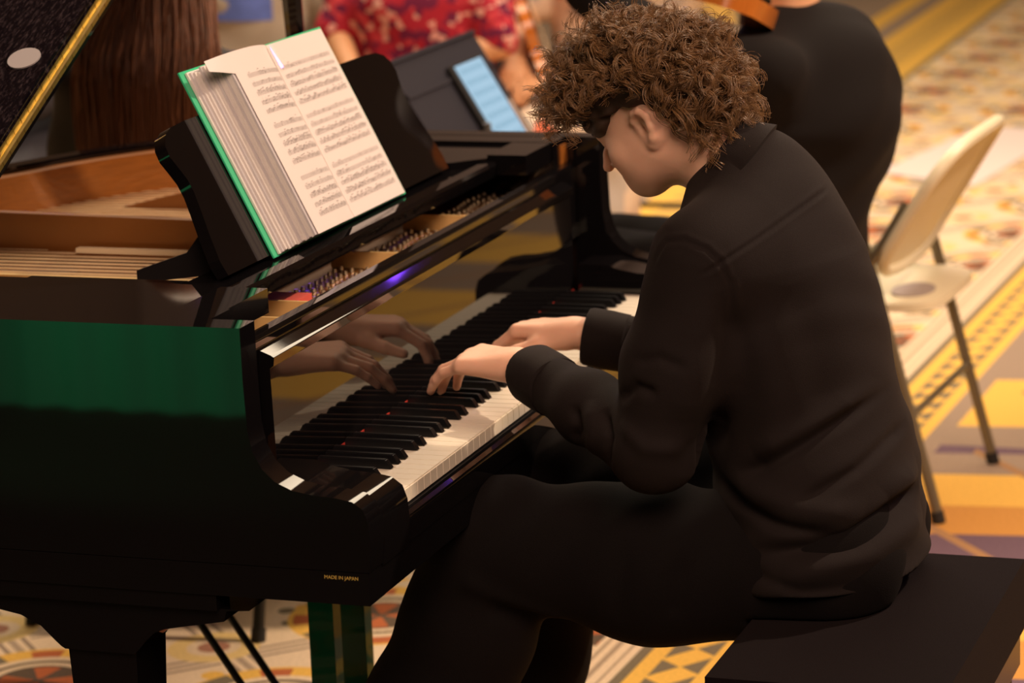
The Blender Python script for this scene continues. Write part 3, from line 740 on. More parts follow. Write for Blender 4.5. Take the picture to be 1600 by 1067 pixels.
# shirt
# folds on the near side, as polylines in (y, z): width, depth (positive = groove)
FOLDS = [([(-.377, .955), (-.385, .888), (-.375, .819), (-.347, .748), (-.320, .703)], .014, .009),
 ([(-.360, .93), (-.345, .85), (-.325, .78)], .02, -.003),
 ([(-.376, .690), (-.435, .721), (-.489, .753), (-.551, .787)], .009, .009), ([(-.40, .722), (-.47, .757), (-.54, .80)], .016, -.006),
 ([(-.327, .675), (-.428, .637), (-.516, .621)], .009, .008), ([(-.35, .69), (-.45, .660), (-.54, .645)], .016, -.006),
 ([(-.640, .672), (-.617, .662), (-.527, .612), (-.391, .594)], .011, .013), ([(-.62, .628), (-.55, .588), (-.44, .570)], .018, -.007), ([(-.63, .69), (-.56, .655)], .02, -.006),
 ([(-.46, .665), (-.53, .700), (-.58, .742)], .008, .005), ([(-.50, .60), (-.58, .625)], .006, .004), ([(-.37, .575), (-.47, .552), (-.57, .550)], .008, .003),
 ([(-.156, .782), (-.164, .752), (-.150, .724)], .008, .006), ([(-.180, .79), (-.192, .75), (-.180, .71)], .011, -.004),
 ([(-.205, .785), (-.222, .755), (-.215, .705)], .007, .006), ([(-.235, .803), (-.267, .830), (-.301, .823)], .007, .006), ([(-.24, .78), (-.28, .75), (-.33, .745)], .010, -.004),
 ([(-.26, .86), (-.30, .87), (-.34, .855)], .007, .003), ([(-.45, .95), (-.48, .86), (-.49, .76)], .025, .004), ([(-.41, .90), (-.43, .80), (-.42, .70)], .025, -.004)]
SEAMS = [[(-.286, .985), (-.294, 1.001), (-.303, 1.014), (-.329, 1.018), (-.358, 1.007), (-.375, .991), (-.385, .962), (-.388, .90)], [(-.351, .974), (-.409, 1.01), (-.495, 1.069)]]
def polyd(Y, pl):
    dm = np.full(len(Y), 9.0); pos = np.zeros(len(Y)); n = len(pl) - 1
    for k in range(n):
        q, t = segdist(Y, np.array(pl[k]), np.array(pl[k + 1])); b = q < dm; dm = np.where(b, q, dm); pos = np.where(b, (k + t) / n, pos)
    return dm, pos
def wr(V, N):
    d = np.zeros(len(V)); near = np.clip((.47 - V[:, 0]) / .05, 0, 1) * (N[:, 0] < .3)
    YZ = V[:, 1:3]
    for pl, w, dep in FOLDS:
        q, t = polyd(YZ, pl); d -= 1.35 * near * dep * np.exp(-(q / w) ** 2) * np.clip(np.minimum(t, 1 - t) * 5, 0.02, 1)
    for pl in SEAMS:
        q, t = polyd(YZ, pl); d += near * (.0010 * np.exp(-((q - .005) / .004) ** 2) - .0022 * np.exp(-(q / .0035) ** 2)) * np.clip((.50 - V[:, 0]) / .06, 0, 1) * np.clip(np.minimum(t, 1 - t) * 12, 0, 1)
    x, y, z = V.T
    d += .0016 * np.sin(x * 23 + y * 31 + z * 17 + 2 * np.sin(z * 21)) * np.sin(z * 38 + y * 13 + 1.5 * np.sin(x * 15))
    low = np.clip((.80 - z) / .2, 0, 1); d += low * .002 * np.sin(z * 95 + y * 28 + 1.5 * np.sin(y * 22 + x * 9))
    return d
s = Vol((.13, -.72, .44), (.80, .05, 1.18), .0034)
fl = ((0, 1, 0), 1.32)
s.chain([(C0, -.435, .56), (C0, -.432, .70), (C0, -.400, .84), (C0, -.372, .95), (C0 + .003, -.365, 1.015)], [.168, .158, .165, .150, .10], .05, flat=fl)
s.cap((C0 - .115, -.365, .985), (C0 + .115, -.365, .985), .066, .066, .06)
s.ell((C0, -.405, .88), (.160, .095, .16), None, .04)
for a, b_, c in ((shL, elL, wrL), (shR, elR, wrR)):
    e2 = b_ + (c - b_) * .80
    s.chain([a + (0, 0, .012), a * .45 + b_ * .55, b_], [.072, .066, .056], .04)
    s.chain([b_, b_ * .4 + e2 * .6, e2], [.057, .047, .038], .02)
s.cap(neck0 + (0, 0, -.035), neck0 + (0, .010, .015), .075, .058, .04)
s.cap((C0, -.450, .61), (C0 - .004, -.452, .50), .200, .218, .03, flat=((0, 1, 0), 1.52))
s.half((0, 0, -1), -.538, .006)
boy_obj(s.mesh('shirt', SHIRT, None, disp=wr)); del s
# collar: stand and fold, sloping from nape to throat
axn = nrm(neck1 - neck0); sd_ = np.array((1, 0, 0)) - axn * axn[0]; sd_ = nrm(sd_); bk_ = np.cross(sd_, axn)
if bk_[1] > 0: bk_ = -bk_
cc = neck0 + axn * .040
def ringpt(th, r, hgt): return cc + (sd_ * math.sin(th) + bk_ * math.cos(th)) * r + axn * hgt
bm = bmesh.new(); R = []
for i in range(49):
    th = (i / 48 - .5) * 2 * PI * .955; fr = (1 - math.cos(th)) / 2
    inner = ringpt(th, .0615, .020 - .012 * fr); top = ringpt(th, .066, .025 - .012 * fr); mid = ringpt(th, .072 + .003 * fr, .008 - .014 * fr); low = ringpt(th, .085 + .024 * fr, -.013 - .020 * fr); low2 = ringpt(th, .074 + .018 * fr, -.018 - .022 * fr); base = ringpt(th, .062, -.04)
    R.append([bm.verts.new(p) for p in (base, inner, top, mid, low, low2)])
for a, b_ in zip(R, R[1:]):
    for k in range(5): bm.faces.new((a[k], a[k + 1], b_[k + 1], b_[k]))
boy_obj(bmobj('collar', bm, SHIRT, None, smooth=True)); boy.children[-1].modifiers.new('sol', 'SOLIDIFY').thickness = .003
# cuffs
for e_, w_ in ((elL, wrL), (elR, wrR)):
    ax = nrm(w_ - e_); u_ = nrm(np.cross(ax, (0, 0, 1))); n_ = np.cross(u_, ax); c0 = e_ + (w_ - e_) * .72; Lc = .062
    bm = bmesh.new(); R = []
    for hh, rr in ((0, .0395), (.003, .0425), (.03, .0435), (Lc - .004, .0425), (Lc, .0405), (Lc - .002, .0385), (.02, .036)):
        R.append([bm.verts.new(c0 + ax * hh + (u_ * math.cos(t) + n_ * math.sin(t)) * rr * (1 + .05 * math.sin(3 * t))) for t in np.linspace(0, 2 * PI, 33)[:-1]])
    for a, b_ in zip(R, R[1:]):
        for k in range(32): bm.faces.new((a[k], a[(k + 1) % 32], b_[(k + 1) % 32], b_[k]))
    o = boy_obj(bmobj('cuff', bm, SHIRT, None, smooth=True))
# seams on shoulder
for pts in ([(.262, -.262, 1.005), (.262, -.300, 1.040), (.255, -.345, 1.040), (.245, -.392, 1.000), (.240, -.415, .950)],):
    pass
# trousers
t = Vol((.10, -.72, .02), (.80, .40, .72), .0055)
for a, b_, c, far_ in ((hipL, knL, ftL, 0), (hipR, knR, ftR, 1)):
    t.chain([a, a * .5 + b_ * .5 + (0, 0, -.012), b_], [.100, .102, .086], .05)
    mid = b_ * .5 + c * .5 + np.array((0, .0, 0)); t.chain([b_, b_ + (mid - b_) * .5 + (0, -.01, 0), mid, c + (0, 0, .02)], [.084, .090, .097, .095], .035, flat=((1, 0, 0), 1.12))
t.cap((C0 - .07, -.462, .580), (C0 + .07, -.462, .580), .102, .102, .05)
qy = t.ax[1][None, :, None]; qz = t.ax[2][None, None, :]; blk = np.maximum(qz - .500, qy + .388); t.F = np.maximum(t.F, -np.broadcast_to(blk, t.F.shape)).astype(np.float32)
def wt(V, N):
    x, y, z = V.T
    d = .003 * np.sin(y * 62 + z * 25 + 1.5 * np.sin(z * 30)) * np.clip((z - .5) / .1, 0, 1)
    for a, b_, w, dep in (((.24, -.05, .50), (.30, -.16, .46), .016, .008), ((.22, -.02, .54), (.26, -.12, .49), .014, -.006), ((.23, -.33, .64), (.24, -.30, .52), .014, .006), ((.22, -.24, .62), (.22, -.22, .50), .014, .005)):
        q, tt = segdist(V, a, b_); d -= dep * np.exp(-(q / w) ** 2)
    return d
boy_obj(t.mesh('trousers', TROUSER, None, disp=wt)); del t
for f_ in (ftL, ftR):
    sv = Vol(f_ + (-.08, -.12, -.08), f_ + (.08, .26, .08), .006)
    sv.cap(f_ + (0, -.03, -.025), f_ + (0, .06, -.030), .042, .040, .03).cap(f_ + (0, .06, -.035), f_ + (.0, .16, -.040), .040, .030, .03, flat=((0, 0, 1), 1.2)); sv.cap(f_ + (-.1, .05, -.12), f_ + (.1, .05, -.12), .055, .055, .004, sub=True)
    boy_obj(sv.mesh('shoe', mat('black_leather', (.012, .011, .011), .35, coat=.3)))
# hair: scalp cap plus curls
hv = Vol(HO - .2, HO + .2, .004)
HM = (HL, HF, HU)
hv.ell(hq(0, -.012, .066), (.078, .096, .078), HM, .01)
hv.ell(hq(0, .050, .072), (.060, .050, .042), HM, .03)
hv.ell(hq(0, -.065, .005), (.052, .034, .050), HM, .03)
hv.ell(hq(.09, .020, -.022), (.055, .055, .066), HM, .01, sub=True); hv.ell(hq(-.09, .020, -.022), (.055, .055, .066), HM, .01, sub=True)
hv.ell(hq(0, .11, -.045), (.11, .075, .070), HM, .01, sub=True)
hair = boy_obj(hv.mesh('hair', HAIRD, None, disp=lambda V, N: .004 * np.sin(V[:, 0] * 160 + 3 * np.sin(V[:, 2] * 90)) * np.sin(V[:, 1] * 150 + V[:, 2] * 120))); del hv
def curls(nclump, per, seed):
    rd = np.random.RandomState(seed); P = []; NS = 20
    cnt = 0
    while cnt < nclump:
        d = rd.normal(size=3); d /= np.linalg.norm(d)      # local L,F,U
        l, f, u = d
        if u < -.75: continue
        side = abs(l) > .55
        if u < .42 and f > -.34 and not (f > .38 and u > .14 and abs(l) < .75): continue                     # face and ears stay free
        if u < -.22 and f > -.50: continue
        
        cnt += 1
        p0 = np.array((l * .074, f * .092 - .010, u * .080 + .054)) * HS
        n = nrm(np.array((l, f, u)) / (.076, .094, .080))
        top = max(u, 0)
        L = rd.uniform(.038, .076) + .014 * top + (.010 if f > .25 else 0) - (.016 if abs(l) > .6 and u < .6 else 0)
        # world gravity in local coords
        g = np.array((HL[2], HF[2], HU[2])) * -1
        fall = .10 + .45 * rd.rand() + (.08 if f > .25 else 0) - (.25 if abs(l) > .6 and f > -.4 else 0) + (.5 if u < 0 else 0)
        tan = rd.normal(size=3); tan -= n * (tan @ n); tan = nrm(tan)
        if f > .1: tan = nrm(tan * .8 + np.array((0, .5, 0)))
        if f < -.2: tan = nrm(tan * .8 + np.array((0, -.3, -.5)))
        tt = np.linspace(0, 1, NS)[:, None]
        path = p0 + n * (L * .62 * np.sin(tt * PI * .55)) + tan * (L * .75 * tt) + g * (L * .55 * fall * tt ** 1.8)
        if u < .1: path[:, 0] = np.clip(path[:, 0], -.090, .090)
        cr_ = rd.uniform(.006, .0135); turns = rd.uniform(.9, 1.9); ph = rd.rand() * 6.28; hand_ = rd.choice((-1, 1))
        T = np.gradient(path, axis=0); T /= np.linalg.norm(T, axis=1)[:, None]
        A = np.cross(T, rd.normal(size=3)); A /= np.linalg.norm(A, axis=1)[:, None]; B = np.cross(T, A)
        for k in range(per):
            fz = 1 if k < per - 1 else 2.2; off = rd.normal(size=3) * .0017 * fz; dph = rd.normal() * .16 * fz; c2 = cr_ * rd.uniform(.88, 1.12); st = rd.uniform(.94, 1.06)
            a = hand_ * (tt * turns * st * 2 * PI) + ph + dph
            grow = np.minimum(1, tt * 2.2)
            Q = path + off * (.3 + tt) + (A * np.cos(a) + B * np.sin(a)) * c2 * grow - (A * math.cos(ph) + B * math.sin(ph)) * c2 * grow * .3
            ax_ = np.abs(Q[:, 0]); q1 = Q[:, 1]; q2 = Q[:, 2]
            if ((ax_ > .045) & (q1 > -.036) & (q1 < .050) & (q2 < .040)).any() or ((q1 > .05) & (q2 < .004)).any(): continue
            wz = HO[2] + Q @ np.array((HL[2], HF[2], HU[2])); wy = HO[1] + Q @ np.array((HL[1], HF[1], HU[1]))
            if ((wz < 1.112) & (wy > -.21)).any(): continue
            P.append(Q)
    return np.array(P)
CP = curls(1250, 9, 11)
def strands(name, P, r, m, parent=None, xf=None):
    n, k, _ = P.shape; T = np.gradient(P, axis=1); T /= np.linalg.norm(T, axis=2, keepdims=True) + 1e-9
    A = np.cross(T, np.array((.31, .52, .79))); A /= np.linalg.norm(A, axis=2, keepdims=True) + 1e-9; B = np.cross(T, A)
    rr = r * np.linspace(1.1, .55, k)[None, :, None]
    V = np.stack([P + (A * math.cos(q) + B * math.sin(q)) * rr for q in (0, 2.094, 4.189)], 2)   # n,k,3,3
    if xf is not None: V = xf[0] + V @ xf[1]
    V = V.reshape(-1, 3)
    base = (np.arange(n) * k * 3)[:, None, None] + (np.arange(k - 1) * 3)[None, :, None]
    Q = []
    for j in range(3): Q.append(np.stack([base + j, base + (j + 1) % 3, base + 3 + (j + 1) % 3, base + 3 + j], -1).reshape(-1, 4))
    Q = np.concatenate(Q)
    me = bpy.data.meshes.new(name); me.vertices.add(len(V)); me.vertices.foreach_set('co', V.astype(np.float32).ravel())
    me.loops.add(len(Q) * 4); me.loops.foreach_set('vertex_index', Q.astype(np.int32).ravel()); me.polygons.add(len(Q)); me.polygons.foreach_set('loop_start', np.arange(0, len(Q) * 4, 4, dtype=np.int32))
    me.update(calc_edges=True); return link(name, me, m, parent, True)
cu = boy_obj(strands('curls', CP, .00052, HAIR, None, (HO, np.array(HM))))
cu.location = (0, 0, 0); cu.parent = hair; tag(cu, kind='stuff')

# ------------------------------------------------------------------ folding chairs
def folding_chair(label, loc, rz, plastic=None, metal=None, group=None):
    plastic = plastic or CHAIRW; metal = metal or CHAIRM
    c = thing('folding_chair', label, 'chair', loc, rz, group)      # local: faces +y, width along x, origin on the floor under the seat centre
    H = .235
    for sx in (-1, 1):
        x = sx * H
        tube('front_leg', [(x, .235, .012), (x, .02, .43), (x, -.082, .56), (x * .90, -.135, .655)], .0115, metal, c, n=10)
        tube('rear_leg', [(x * 1.0, -.20, .012), (x, -.048, .585)], .0115, metal, c, n=10)
        for yy, nm in ((.237, 0), (-.2015, 1)):
            tube('foot_cap', [(x, yy, 0.0), (x, yy - (.008 if nm == 0 else -.006), .024)], .0145, RUBBER, c, n=10)
    tube('cross_bar', [(-H, .125, .225), (H, .125, .225)], .008, metal, c); tube('cross_bar', [(-H, -.145, .22), (H, -.145, .22)], .008, metal, c); tube('cross_bar', [(-H, -.055, .555), (H, -.055, .555)], .007, metal, c)
    # seat: moulded pan
    bm = bmesh.new(); nx, ny = 16, 16; G = []
    for i in range(nx + 1):
        row = []
        for j in range(ny + 1):
            u = i / nx * 2 - 1; w = j / ny * 2 - 1
            k = (abs(u) ** 5 + abs(w) ** 5) ** .2; e = max(abs(u), abs(w)); sc = 1 if k == 0 else e / k
            x = u * sc * .205; y = w * sc * .195 + .01
            z = .445 - .014 * (1 - u * u) * (1 - w * w) - .022 * max(0, w - .75) * 4 * .5
            row.append(bm.verts.new((x, y, z)))
        G.append(row)
    for i in range(nx):
        for j in range(ny): bm.faces.new((G[i][j], G[i + 1][j], G[i + 1][j + 1], G[i][j + 1]))
    bm.normal_update(); bmesh.ops.solidify(bm, geom=bm.faces[:], thickness=.016); st = bmobj('seat', bm, plastic, c, smooth=True)
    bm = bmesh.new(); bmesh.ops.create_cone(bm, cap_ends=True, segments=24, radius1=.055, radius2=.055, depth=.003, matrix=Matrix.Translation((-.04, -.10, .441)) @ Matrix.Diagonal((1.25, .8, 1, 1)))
    bmobj('seat_recess', bm, mat('grey_shadowed_plastic', (.36, .30, .27), .6), st)  # flat disc, the hand hole's shade is put into its grey
    # back: curved panel with a rolled rim
    bm = bmesh.new(); G = []; nx, ny = 18, 12
    for i in range(nx + 1):
        row = []
        for j in range(ny + 1):
            u = i / nx * 2 - 1; w = j / ny * 2 - 1
            k = (abs(u) ** 4 + abs(w) ** 4) ** .25; e = max(abs(u), abs(w)); sc = 1 if k == 0 else e / k
            U = u * sc; Wv = w * sc; tt = (Wv + 1) / 2
            z = .500 + .267 * tt + .012 * (1 - U * U) * tt; y = -.062 - .165 * tt - .022 * (1 - U * U)
            x = U * (.246 - .012 * tt); row.append(bm.verts.new((x, y, z)))
        G.append(row)
    for i in range(nx):
        for j in range(ny): bm.faces.new((G[i][j], G[i + 1][j], G[i + 1][j + 1], G[i][j + 1]))
    rim = [G[i][0].co.copy() for i in range(nx + 1)] + [G[nx][j].co.copy() for j in range(1, ny + 1)] + [G[i][ny].co.copy() for i in range(nx - 1, -1, -1)] + [G[0][j].co.copy() for j in range(ny - 1, 0, -1)]
    bm.normal_update(); bmesh.ops.solidify(bm, geom=bm.faces[:], thickness=.009); bk2 = bmobj('backrest', bm, plastic, c, smooth=True)
    bm = bmesh.new(); addtube(bm, rim + [rim[0]], .0135, 8, False); bmobj('rim', bm, plastic, bk2, smooth=True)
    return c
ch = folding_chair('empty cream plastic folding chair with taupe metal legs behind the pianist', (2.645, -.030, 0), -.055)
DKP = mat('dark_plastic', (.02, .018, .017), .5); DKM = mat('dark_metal', (.03, .028, .026), .4, .5)

# ------------------------------------------------------------------ seated people
def seated(label, loc, rz, top, bottom, skin=SKIN2, hairm=HAIRD, hair='short', hands=((-.10, .30, .70), (.10, .30, .70)), elbows=((-.25, .06, .74), (.25, .06, .74)), lean=.05, skirt=False, sleeve=.55, scale=1, longtop=False, knees=(( -.10, .44, .50), (.10, .44, .50)), hand_dir=None, shoulder=.17, chest=1.0, hump=0):
    p = thing('person', label, 'person', loc, rz)      # local: faces +y, hips over origin
    h = .0075
    v = Vol((-.42, -.30, 0), (.42, .70, 1.36), h)
    hd = np.array((0, lean + .03, 1.185))
    F = nrm((0, .95, -.25)); L = np.array((-1., 0, 0))
    q = head(v, hd, F, L)
    v.cap((0, lean - .02, 1.02), (0, lean, 1.15), .056, .052, .03)
    fl = ((0, 1, 0), 1.35)
    v.chain([(0, 0, .56), (0, lean * .3, .72), (0, lean * .6, .88), (0, lean * .8, .98)], [.14, .125, .14, .11], .05, flat=fl)
    v.cap((-shoulder + .03, lean * .8, .985), (shoulder - .03, lean * .8, .985), .058, .058, .05)
    for i, sg in enumerate((-1, 1)):
        sh = np.array((sg * shoulder, lean * .8, .985)); el = np.array(elbows[i]); ha = np.array(hands[i])
        v.chain([sh, el, ha], [.046, .038, .026], .015)
        dr = nrm(ha - el) if hand_dir is None else nrm(hand_dir[i])
        hand(v, ha, dr, (0, .2, 1), (-sg, 0, 0), .0, (.35, .4, .2))
        kn = np.array(knees[i]); v.chain([(sg * .09, 0, .55), kn, (kn[0], kn[1] + .02, .08)], [.082, .056, .038], .03)
        v.cap((kn[0], kn[1], .06), (kn[0], kn[1] + .16, .04), .038, .028, .03)
    b = v.mesh('body', skin, p)
    c = Vol((-.42, -.32, .28), (.42, .60, 1.16), .009)
    c.chain([(0, -.005, .54), (0, lean * .3, .72), (0, lean * .6, .88), (0, lean * .8, .97)], [.172, .155 * chest, .168 * chest, .13], .05, flat=fl)
    c.cap((-shoulder + .02, lean * .8, .985), (shoulder - .02, lean * .8, .985), .072, .072, .05)
    for i, sg in enumerate((-1, 1)):
        sh = np.array((sg * shoulder, lean * .8, .985)); el = np.array(elbows[i]); ha = np.array(hands[i])
        if sleeve <= .6:
            c.chain([sh, sh + (el - sh) * sleeve / .5 * .9], [.068, .062], .03)
        else: c.chain([sh, el, el + (ha - el) * .88], [.070, .058, .042], .03)
    if hump: c.ell((.02, -.085, .90), (.185, .125, .19), None, .05)
    ww = lambda V, N: .005 * np.sin(V[:, 2] * 40 + 2 * np.sin(V[:, 0] * 14 + V[:, 1] * 9)) * np.sin(V[:, 0] * 31 + V[:, 1] * 22)
    c.mesh('top' if not skirt else 'dress', top, p, disp=ww)
    t = Vol((-.42, -.30, .04), (.42, .66, .75), .010)
    for i, sg in enumerate((-1, 1)):
        kn = np.array(knees[i]); t.chain([(sg * .09, 0, .55), kn], [.112, .078], .05)
        if not skirt: t.chain([kn, (kn[0], kn[1] + .02, .12)], [.076, .066], .03)
        else: t.cap(kn + (0, .0, -.02), (kn[0] * 1.1, kn[1] + .03, .32), .085, .09, .08)
    t.cap((-.07, 0, .56), (.07, 0, .56), .125, .125, .05)
    t.cap((-.5, -.02, .34), (.5, -.02, .34), .11, .11, .01, sub=True)
    t.mesh('trousers' if not skirt else 'skirt', bottom, p, disp=ww)
    hm = Vol(hd - .17, hd + .17, .008)
    M = (L, F, np.cross(F, L))
    hm.ell(q(0, -.014, .064), (.084, .100, .082), M, .01); hm.ell(q(0, .10, -.01), (.1, .06, .07), M, .01, sub=True)
    if hair == 'short': hm.ell(q(0, -.05, 0), (.07, .05, .05), M, .02)
    ho = hm.mesh('hair', hairm, p)
    if hair == 'long':
        P = []; rd = np.random.RandomState(8)
        for i in range(1500):
            a = rd.uniform(-2.0, 2.0); r0 = rd.uniform(.6, 1); z0 = hd[2] + .06 + .06 * (1 - r0)
            x0 = math.sin(a) * .088 * r0; y0 = hd[1] - .01 - math.cos(a) * .10 * r0
            Lh = rd.uniform(.40, .47); tt = np.linspace(0, 1, 14)[:, None]; ph = rd.rand() * 6
            wx = math.sin(a) * .130 + rd.normal() * .006; wy = hd[1] - .085 - .055 * math.cos(a) - .035 + rd.normal() * .006 
            x = x0 + (wx - x0) * np.minimum(1, tt * 2.2) ** .8 + .004 * np.sin(tt * 9 + ph); y = y0 + (min(wy, y0 + .04) - y0) * np.minimum(1, tt * 2) - .02 * tt
            P.append(np.concatenate([x, y, z0 - Lh * tt], 1))
        o = strands('long_hair', np.array(P), .0028, hairm, p); tag(o, kind='stuff')
    return p
FLOR = None
def floral(name, c0, c1, c2, c3, scale=26):
    m = bpy.data.materials.new(name); m.use_nodes = True; nt = m.node_tree; b = nt.nodes['Principled BSDF']
    tc = nt.nodes.new('ShaderNodeTexCoord'); v = nt.nodes.new('ShaderNodeTexVoronoi'); v.inputs['Scale'].default_value = scale; nt.links.new(tc.outputs['Object'], v.inputs['Vector'])
    sc = nt.nodes.new('ShaderNodeSeparateColor'); nt.links.new(v.outputs['Color'], sc.inputs[0])
    cr = nt.nodes.new('ShaderNodeValToRGB'); cr.color_ramp.interpolation = 'CONSTANT'; el = cr.color_ramp.elements
    el[0].position = 0; el[0].color = (*c0, 1); el[1].position = .45; el[1].color = (*c1, 1)
    e = el.new(.72); e.color = (*c2, 1); e = el.new(.88); e.color = (*c3, 1)
    nt.links.new(sc.outputs[0], cr.inputs[0]); nt.links.new(cr.outputs[0], b.inputs['Base Color']); b.inputs['Roughness'].default_value = .85
    return m
REDF = floral('red_floral_cloth', (.42, .012, .035), (.16, .006, .05), (.62, .05, .07), (.78, .40, .34), 46)
CRF = floral('cream_floral_cloth', (.72, .56, .42), (.78, .62, .46), (.50, .44, .38), (.70, .16, .08), 16)
GREY = mat('grey_shirt_cloth', (.52, .45, .36), .85, var=.15, vscale=10)
KHAKI = mat('khaki_cloth', (.22, .17, .07), .85, var=.1)
MAUVE = mat('mauve_cloth', (.42, .27, .29), .85)
JEANS = mat('dark_cloth', (.03, .028, .035), .85)
seated('person in a dark jacket seated at the left end of the audience', (3.5, 2.42, 0), PI / 2 + .1, JEANS, JEANS, lean=0, sleeve=.9)
st2 = thing('stool', 'dark stool under the person in the dark jacket', 'stool', (3.5, 2.42, 0))
bm = bmesh.new(); bmesh.ops.create_cone(bm, cap_ends=True, segments=28, radius1=.15, radius2=.15, depth=.05, matrix=Matrix.Translation((0, 0, .42))); bmobj('seat', bm, DKP, st2, bevel=.012)
for k in range(4):
    a = k * PI / 2 + .785; tube('leg', [(.10 * math.cos(a), .10 * math.sin(a), .40), (.16 * math.cos(a), .16 * math.sin(a), .004)], .011, DKM, st2)
# violinist with back to the camera
seated('seated musician in a loose black shirt with back turned, beside the cream chair', (2.08, .0, 0), .05, SHIRT2, TROUSER, hair='short', lean=-.0, sleeve=.9, hands=((-.16, .42, 1.24), (.18, .16, .70)), elbows=((-.24, .22, 1.06), (.30, -.06, .80)), knees=((-.12, .40, .61), (.12, .38, .585)), shoulder=.20, chest=1.22, hump=1)
so = thing('stool', 'round black stool under the musician in the black shirt', 'stool', (2.08, .02, 0))
bm = bmesh.new(); bmesh.ops.create_cone(bm, cap_ends=True, segments=28, radius1=.15, radius2=.15, depth=.05, matrix=Matrix.Translation((0, 0, .425))); bmobj('seat', bm, DKP, so, bevel=.012)
for k in range(4):
    a = k * PI / 2 + .785; tube('leg', [(.10 * math.cos(a), .10 * math.sin(a), .40), (.16 * math.cos(a), .16 * math.sin(a), .004)], .011, DKM, so)
# long-haired listener, back to the camera
seated('person with long straight auburn hair seated behind the piano, back turned', (1.66, 1.09, 0), -PI / 2, mat('black_top', (.02, .017, .016), .8), JEANS, hairm=LONGH, hair='long', lean=.0, sleeve=.9)
seated('person in a pale grey shirt with a blue print, seated in the audience', (4.15, 2.03, 0), PI / 2 + .1, GREY, KHAKI, lean=.0, sleeve=.55, hands=((-.16, .30, .66), (.16, .26, .68)), elbows=((-.28, .08, .76), (.26, .06, .76)), chest=1.1)
seated('person in a red floral dress with bare forearms in the lap, seated in the audience', (4.10, 1.52, 0), PI / 2 - .05, REDF, REDF, lean=.02, skirt=True, sleeve=.5, hands=((-.04, .26, .70), (.06, .30, .66)), elbows=((-.25, .08, .76), (.225, .08, .78)), chest=1.22)
seated('person in a cream floral dress seated at the right end of the audience row', (4.45, 1.09, 0), PI / 2, CRF, CRF, lean=.02, skirt=True, sleeve=.50, hands=((.06, .34, .66), (.18, .32, .70)), elbows=((-.20, .08, .76), (.23, .08, .80)), chest=1.05)
seated('person in mauve top and khaki trousers, seated in the second audience row', (4.95, 1.95, 0), PI / 2 - .1, MAUVE, KHAKI, lean=0)
for i, (x, y, rz) in enumerate(((4.17, 2.03, PI / 2 + .1), (4.12, 1.52, PI / 2 - .05), (4.47, 1.09, PI / 2), (4.97, 1.95, PI / 2 - .1), (1.60, 1.09, -PI / 2))):
    if i == 0: base = folding_chair('dark audience chair under the person in the grey shirt', (x, y, 0), rz, DKP, DKM)
    else:
        o = copy_tree(base); o.location = (x, y, 0); o.rotation_euler = (0, 0, rz)
        o['label'] = ['', 'dark audience chair under the person in the red floral dress', 'dark audience chair under the person in the cream floral dress', 'dark audience chair under the person in the mauve top', 'dark chair of the long-haired person, legs seen under the piano'][i]
gp = [o for o in bpy.data.objects if o.get('label', '').startswith('person in a pale grey')][0]
bm = bmesh.new(); G = [[bm.verts.new((x, .150 - x * x * 2.6 - abs(z - .86) * .04, z)) for z in np.linspace(.82, .97, 6)] for x in np.linspace(-.085, .085, 9)]
for a_, b_ in zip(G, G[1:]):
    for k in range(5): bm.faces.new((a_[k], b_[k], b_[k + 1], a_[k + 1]))
bm.normal_update(); bmesh.ops.solidify(bm, geom=bm.faces[:], thickness=.002)
tag(bmobj('shirt_print', bm, mat('blue_print', (.14, .22, .68), .8, var=.4, vscale=30), gp, smooth=True), 'blue printed block on the shirt front')
# ------------------------------------------------------------------ music stand with tablet
ms = thing('music_stand', 'black music stand with a wide desk between the piano and the audience', 'stand', (2.35, .79, 0))
def sp(x, t, off=0):    # on the stand's desk; t down from the top edge
    return (x, .04 - t * .515 - off * .857, .975 - t * .857 + off * .515)
def sslab(name, x0, x1, t0, t1, o0, o1, m, parent, bevel=.002):
    bm = bmesh.new(); v = [bm.verts.new(sp(x, t, o)) for x in (x0, x1) for t in (t0, t1) for o in (o0, o1)]
    for f in ((0, 1, 3, 2), (4, 6, 7, 5), (0, 4, 5, 1), (2, 3, 7, 6), (0, 2, 6, 4), (1, 5, 7, 3)): bm.faces.new([v[i] for i in f])
    return bmobj(name, bm, m, parent, bevel=bevel)
sslab('desk', -.25, .25, 0, .33, 0, .004, STAND, ms)
sslab('desk_fold', -.25, .25, .075, .085, .004, .008, STAND, ms)
sslab('desk_fold', -.25, .25, -.002, .006, .004, .010, STAND, ms)
sslab('ledge', -.25, .25, .325, .331, .004, .050, STAND, ms)
tube('pole', [(0, .02 - .10, .82), (0, -.06, .05)], .009, mat('stand_pole', (.16, .15, .13), .4, .5), ms)
for k in range(3):
    a = k * 2.094 + .5; tube('foot', [(0, -.06, .30), (.26 * math.cos(a), -.06 + .26 * math.sin(a), .008)], .007, BLACKSATIN, ms)
tb = thing('tablet', 'lit tablet showing a page of music on the black stand', 'tablet', (2.35, .79, 0))
SCREEN = mat('lit_screen', (.05, .06, .07), .2, emit=(.42, .70, .92, .75))
sslab('case', -.005, .185, .055, .325, .009, .017, mat('tablet_case', (.02, .02, .02), .4), tb)
sslab('screen', .020, .180, .060, .322, .0172, .0180, SCREEN, tb, bevel=0)
V = []; F = []
for r in range(9):
    for l in range(4):
        t0 = .072 + r * .027 + l * .0028; k = len(V)
        for x, t in ((.032, t0), (.170, t0), (.170, t0 + .0010), (.032, t0 + .0010)): V.append(sp(x, t, .0184))
        F.append((k, k + 1, k + 2, k + 3))
pymesh('screen_music', V, F, mat('screen_lines', (.05, .12, .18), .4, emit=(.20, .42, .62, .5)), tb)
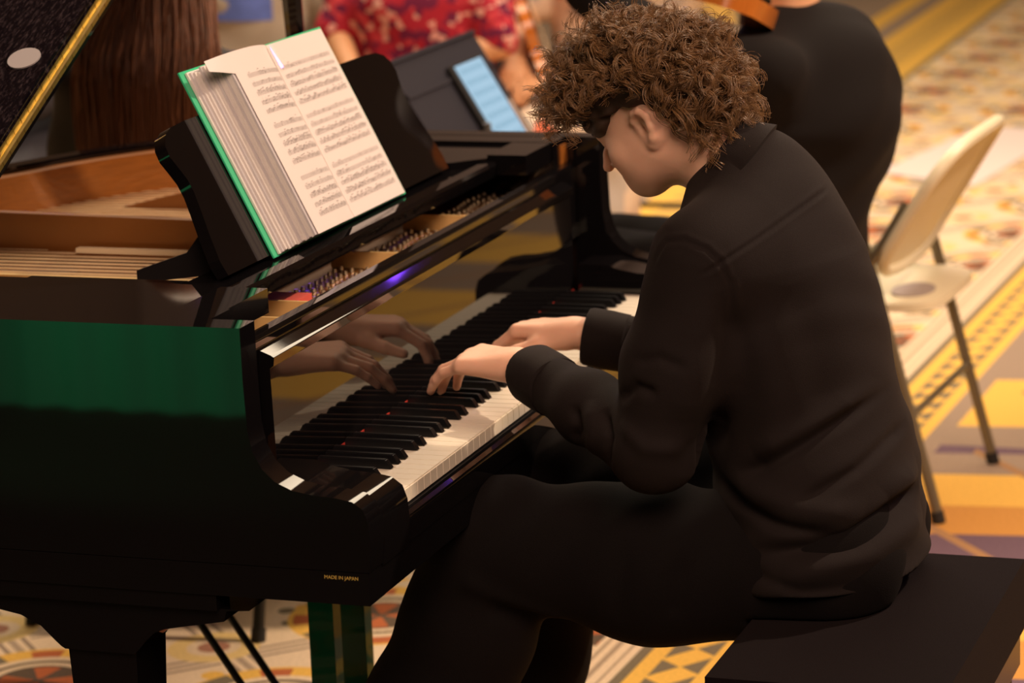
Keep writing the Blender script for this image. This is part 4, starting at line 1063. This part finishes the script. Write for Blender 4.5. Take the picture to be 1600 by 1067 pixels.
pc = thing('pencil', 'pale pencil lying along the right edge of the tablet', 'pencil', (2.35, .79, 0))
tube('barrel', [sp(.200, .17, .014), sp(.200, .320, .014)], .0042, mat('pencil_wood', (.55, .42, .34), .5), pc, n=6)
tube('tip', [sp(.200, .17, .014), sp(.200, .158, .014)], .004, mat('pencil_lead', (.2, .15, .1), .5), pc, n=6, rs=[.0042, .0008])
# ------------------------------------------------------------------ violins
def violin(label, loc, rot, s=1.0):
    v_ = thing('violin', label, 'violin', loc); v_.rotation_euler = rot; v_.scale = (s, s, s)
    half_ = [(0, -.178), (.05, -.176), (.085, -.155), (.102, -.12), (.098, -.075), (.082, -.05), (.062, -.03), (.055, 0), (.060, .03), (.076, .045), (.084, .08), (.076, .13), (.045, .165), (0, .176)]
    out = [(x, y) for x, y in half_] + [(-x, y) for x, y in half_[-2:0:-1]]
    VM = mat('violin_varnish', (.55, .17, .025), .2, coat=.8, var=.25, vscale=20, stretch=(8, 1, 1))
    prism('sound_box', out, 'z', -.018, .018, VM, v_, bevel=.005, seg=3)
    box('neck', (-.012, .14, .004), (.012, .32, .024), VM, v_, bevel=.005); box('fingerboard', (-.014, .06, .0245), (.014, .31, .032), EBONY, v_, bevel=.003)
    box('tailpiece', (-.018, -.17, .020), (.018, -.06, .030), EBONY, v_, bevel=.004); box('bridge', (-.020, -.012, .0185), (.020, -.006, .046), CREAMFELT, v_, bevel=.001)
    box('scroll', (-.012, .32, -.012), (.012, .37, .022), VM, v_, bevel=.009, seg=3)
    bm = bmesh.new()
    for x in (-.009, -.003, .003, .009): addtube(bm, [(x, -.10, .032), (x, -.009, .0468), (x * .6, .33, .034)], .0007, 4)
    tag(bmobj('strings', bm, STEEL, v_), kind='stuff')
    return v_
violin('amber violin held up by the musician in black', (1.93, .16, 1.135), (.2, .35, -.15))
violin('small amber violin in the hands of the person in the cream floral dress', (4.14, 1.22, .72), (1.3, .2, .4), .8)
# sheet of paper on the carpet
pp = pymesh('paper_sheet', [(6.2, .42, .004), (7.3, .30, .006), (7.45, .62, .004), (6.4, .80, .006)], [(0, 1, 2, 3)], mat('floor_paper', (.86, .72, .66), .7)); tag(pp, 'pale paper sheets lying flat on the carpet beyond the cream chair', 'paper')
pp.modifiers.new('s', 'SOLIDIFY').thickness = .002
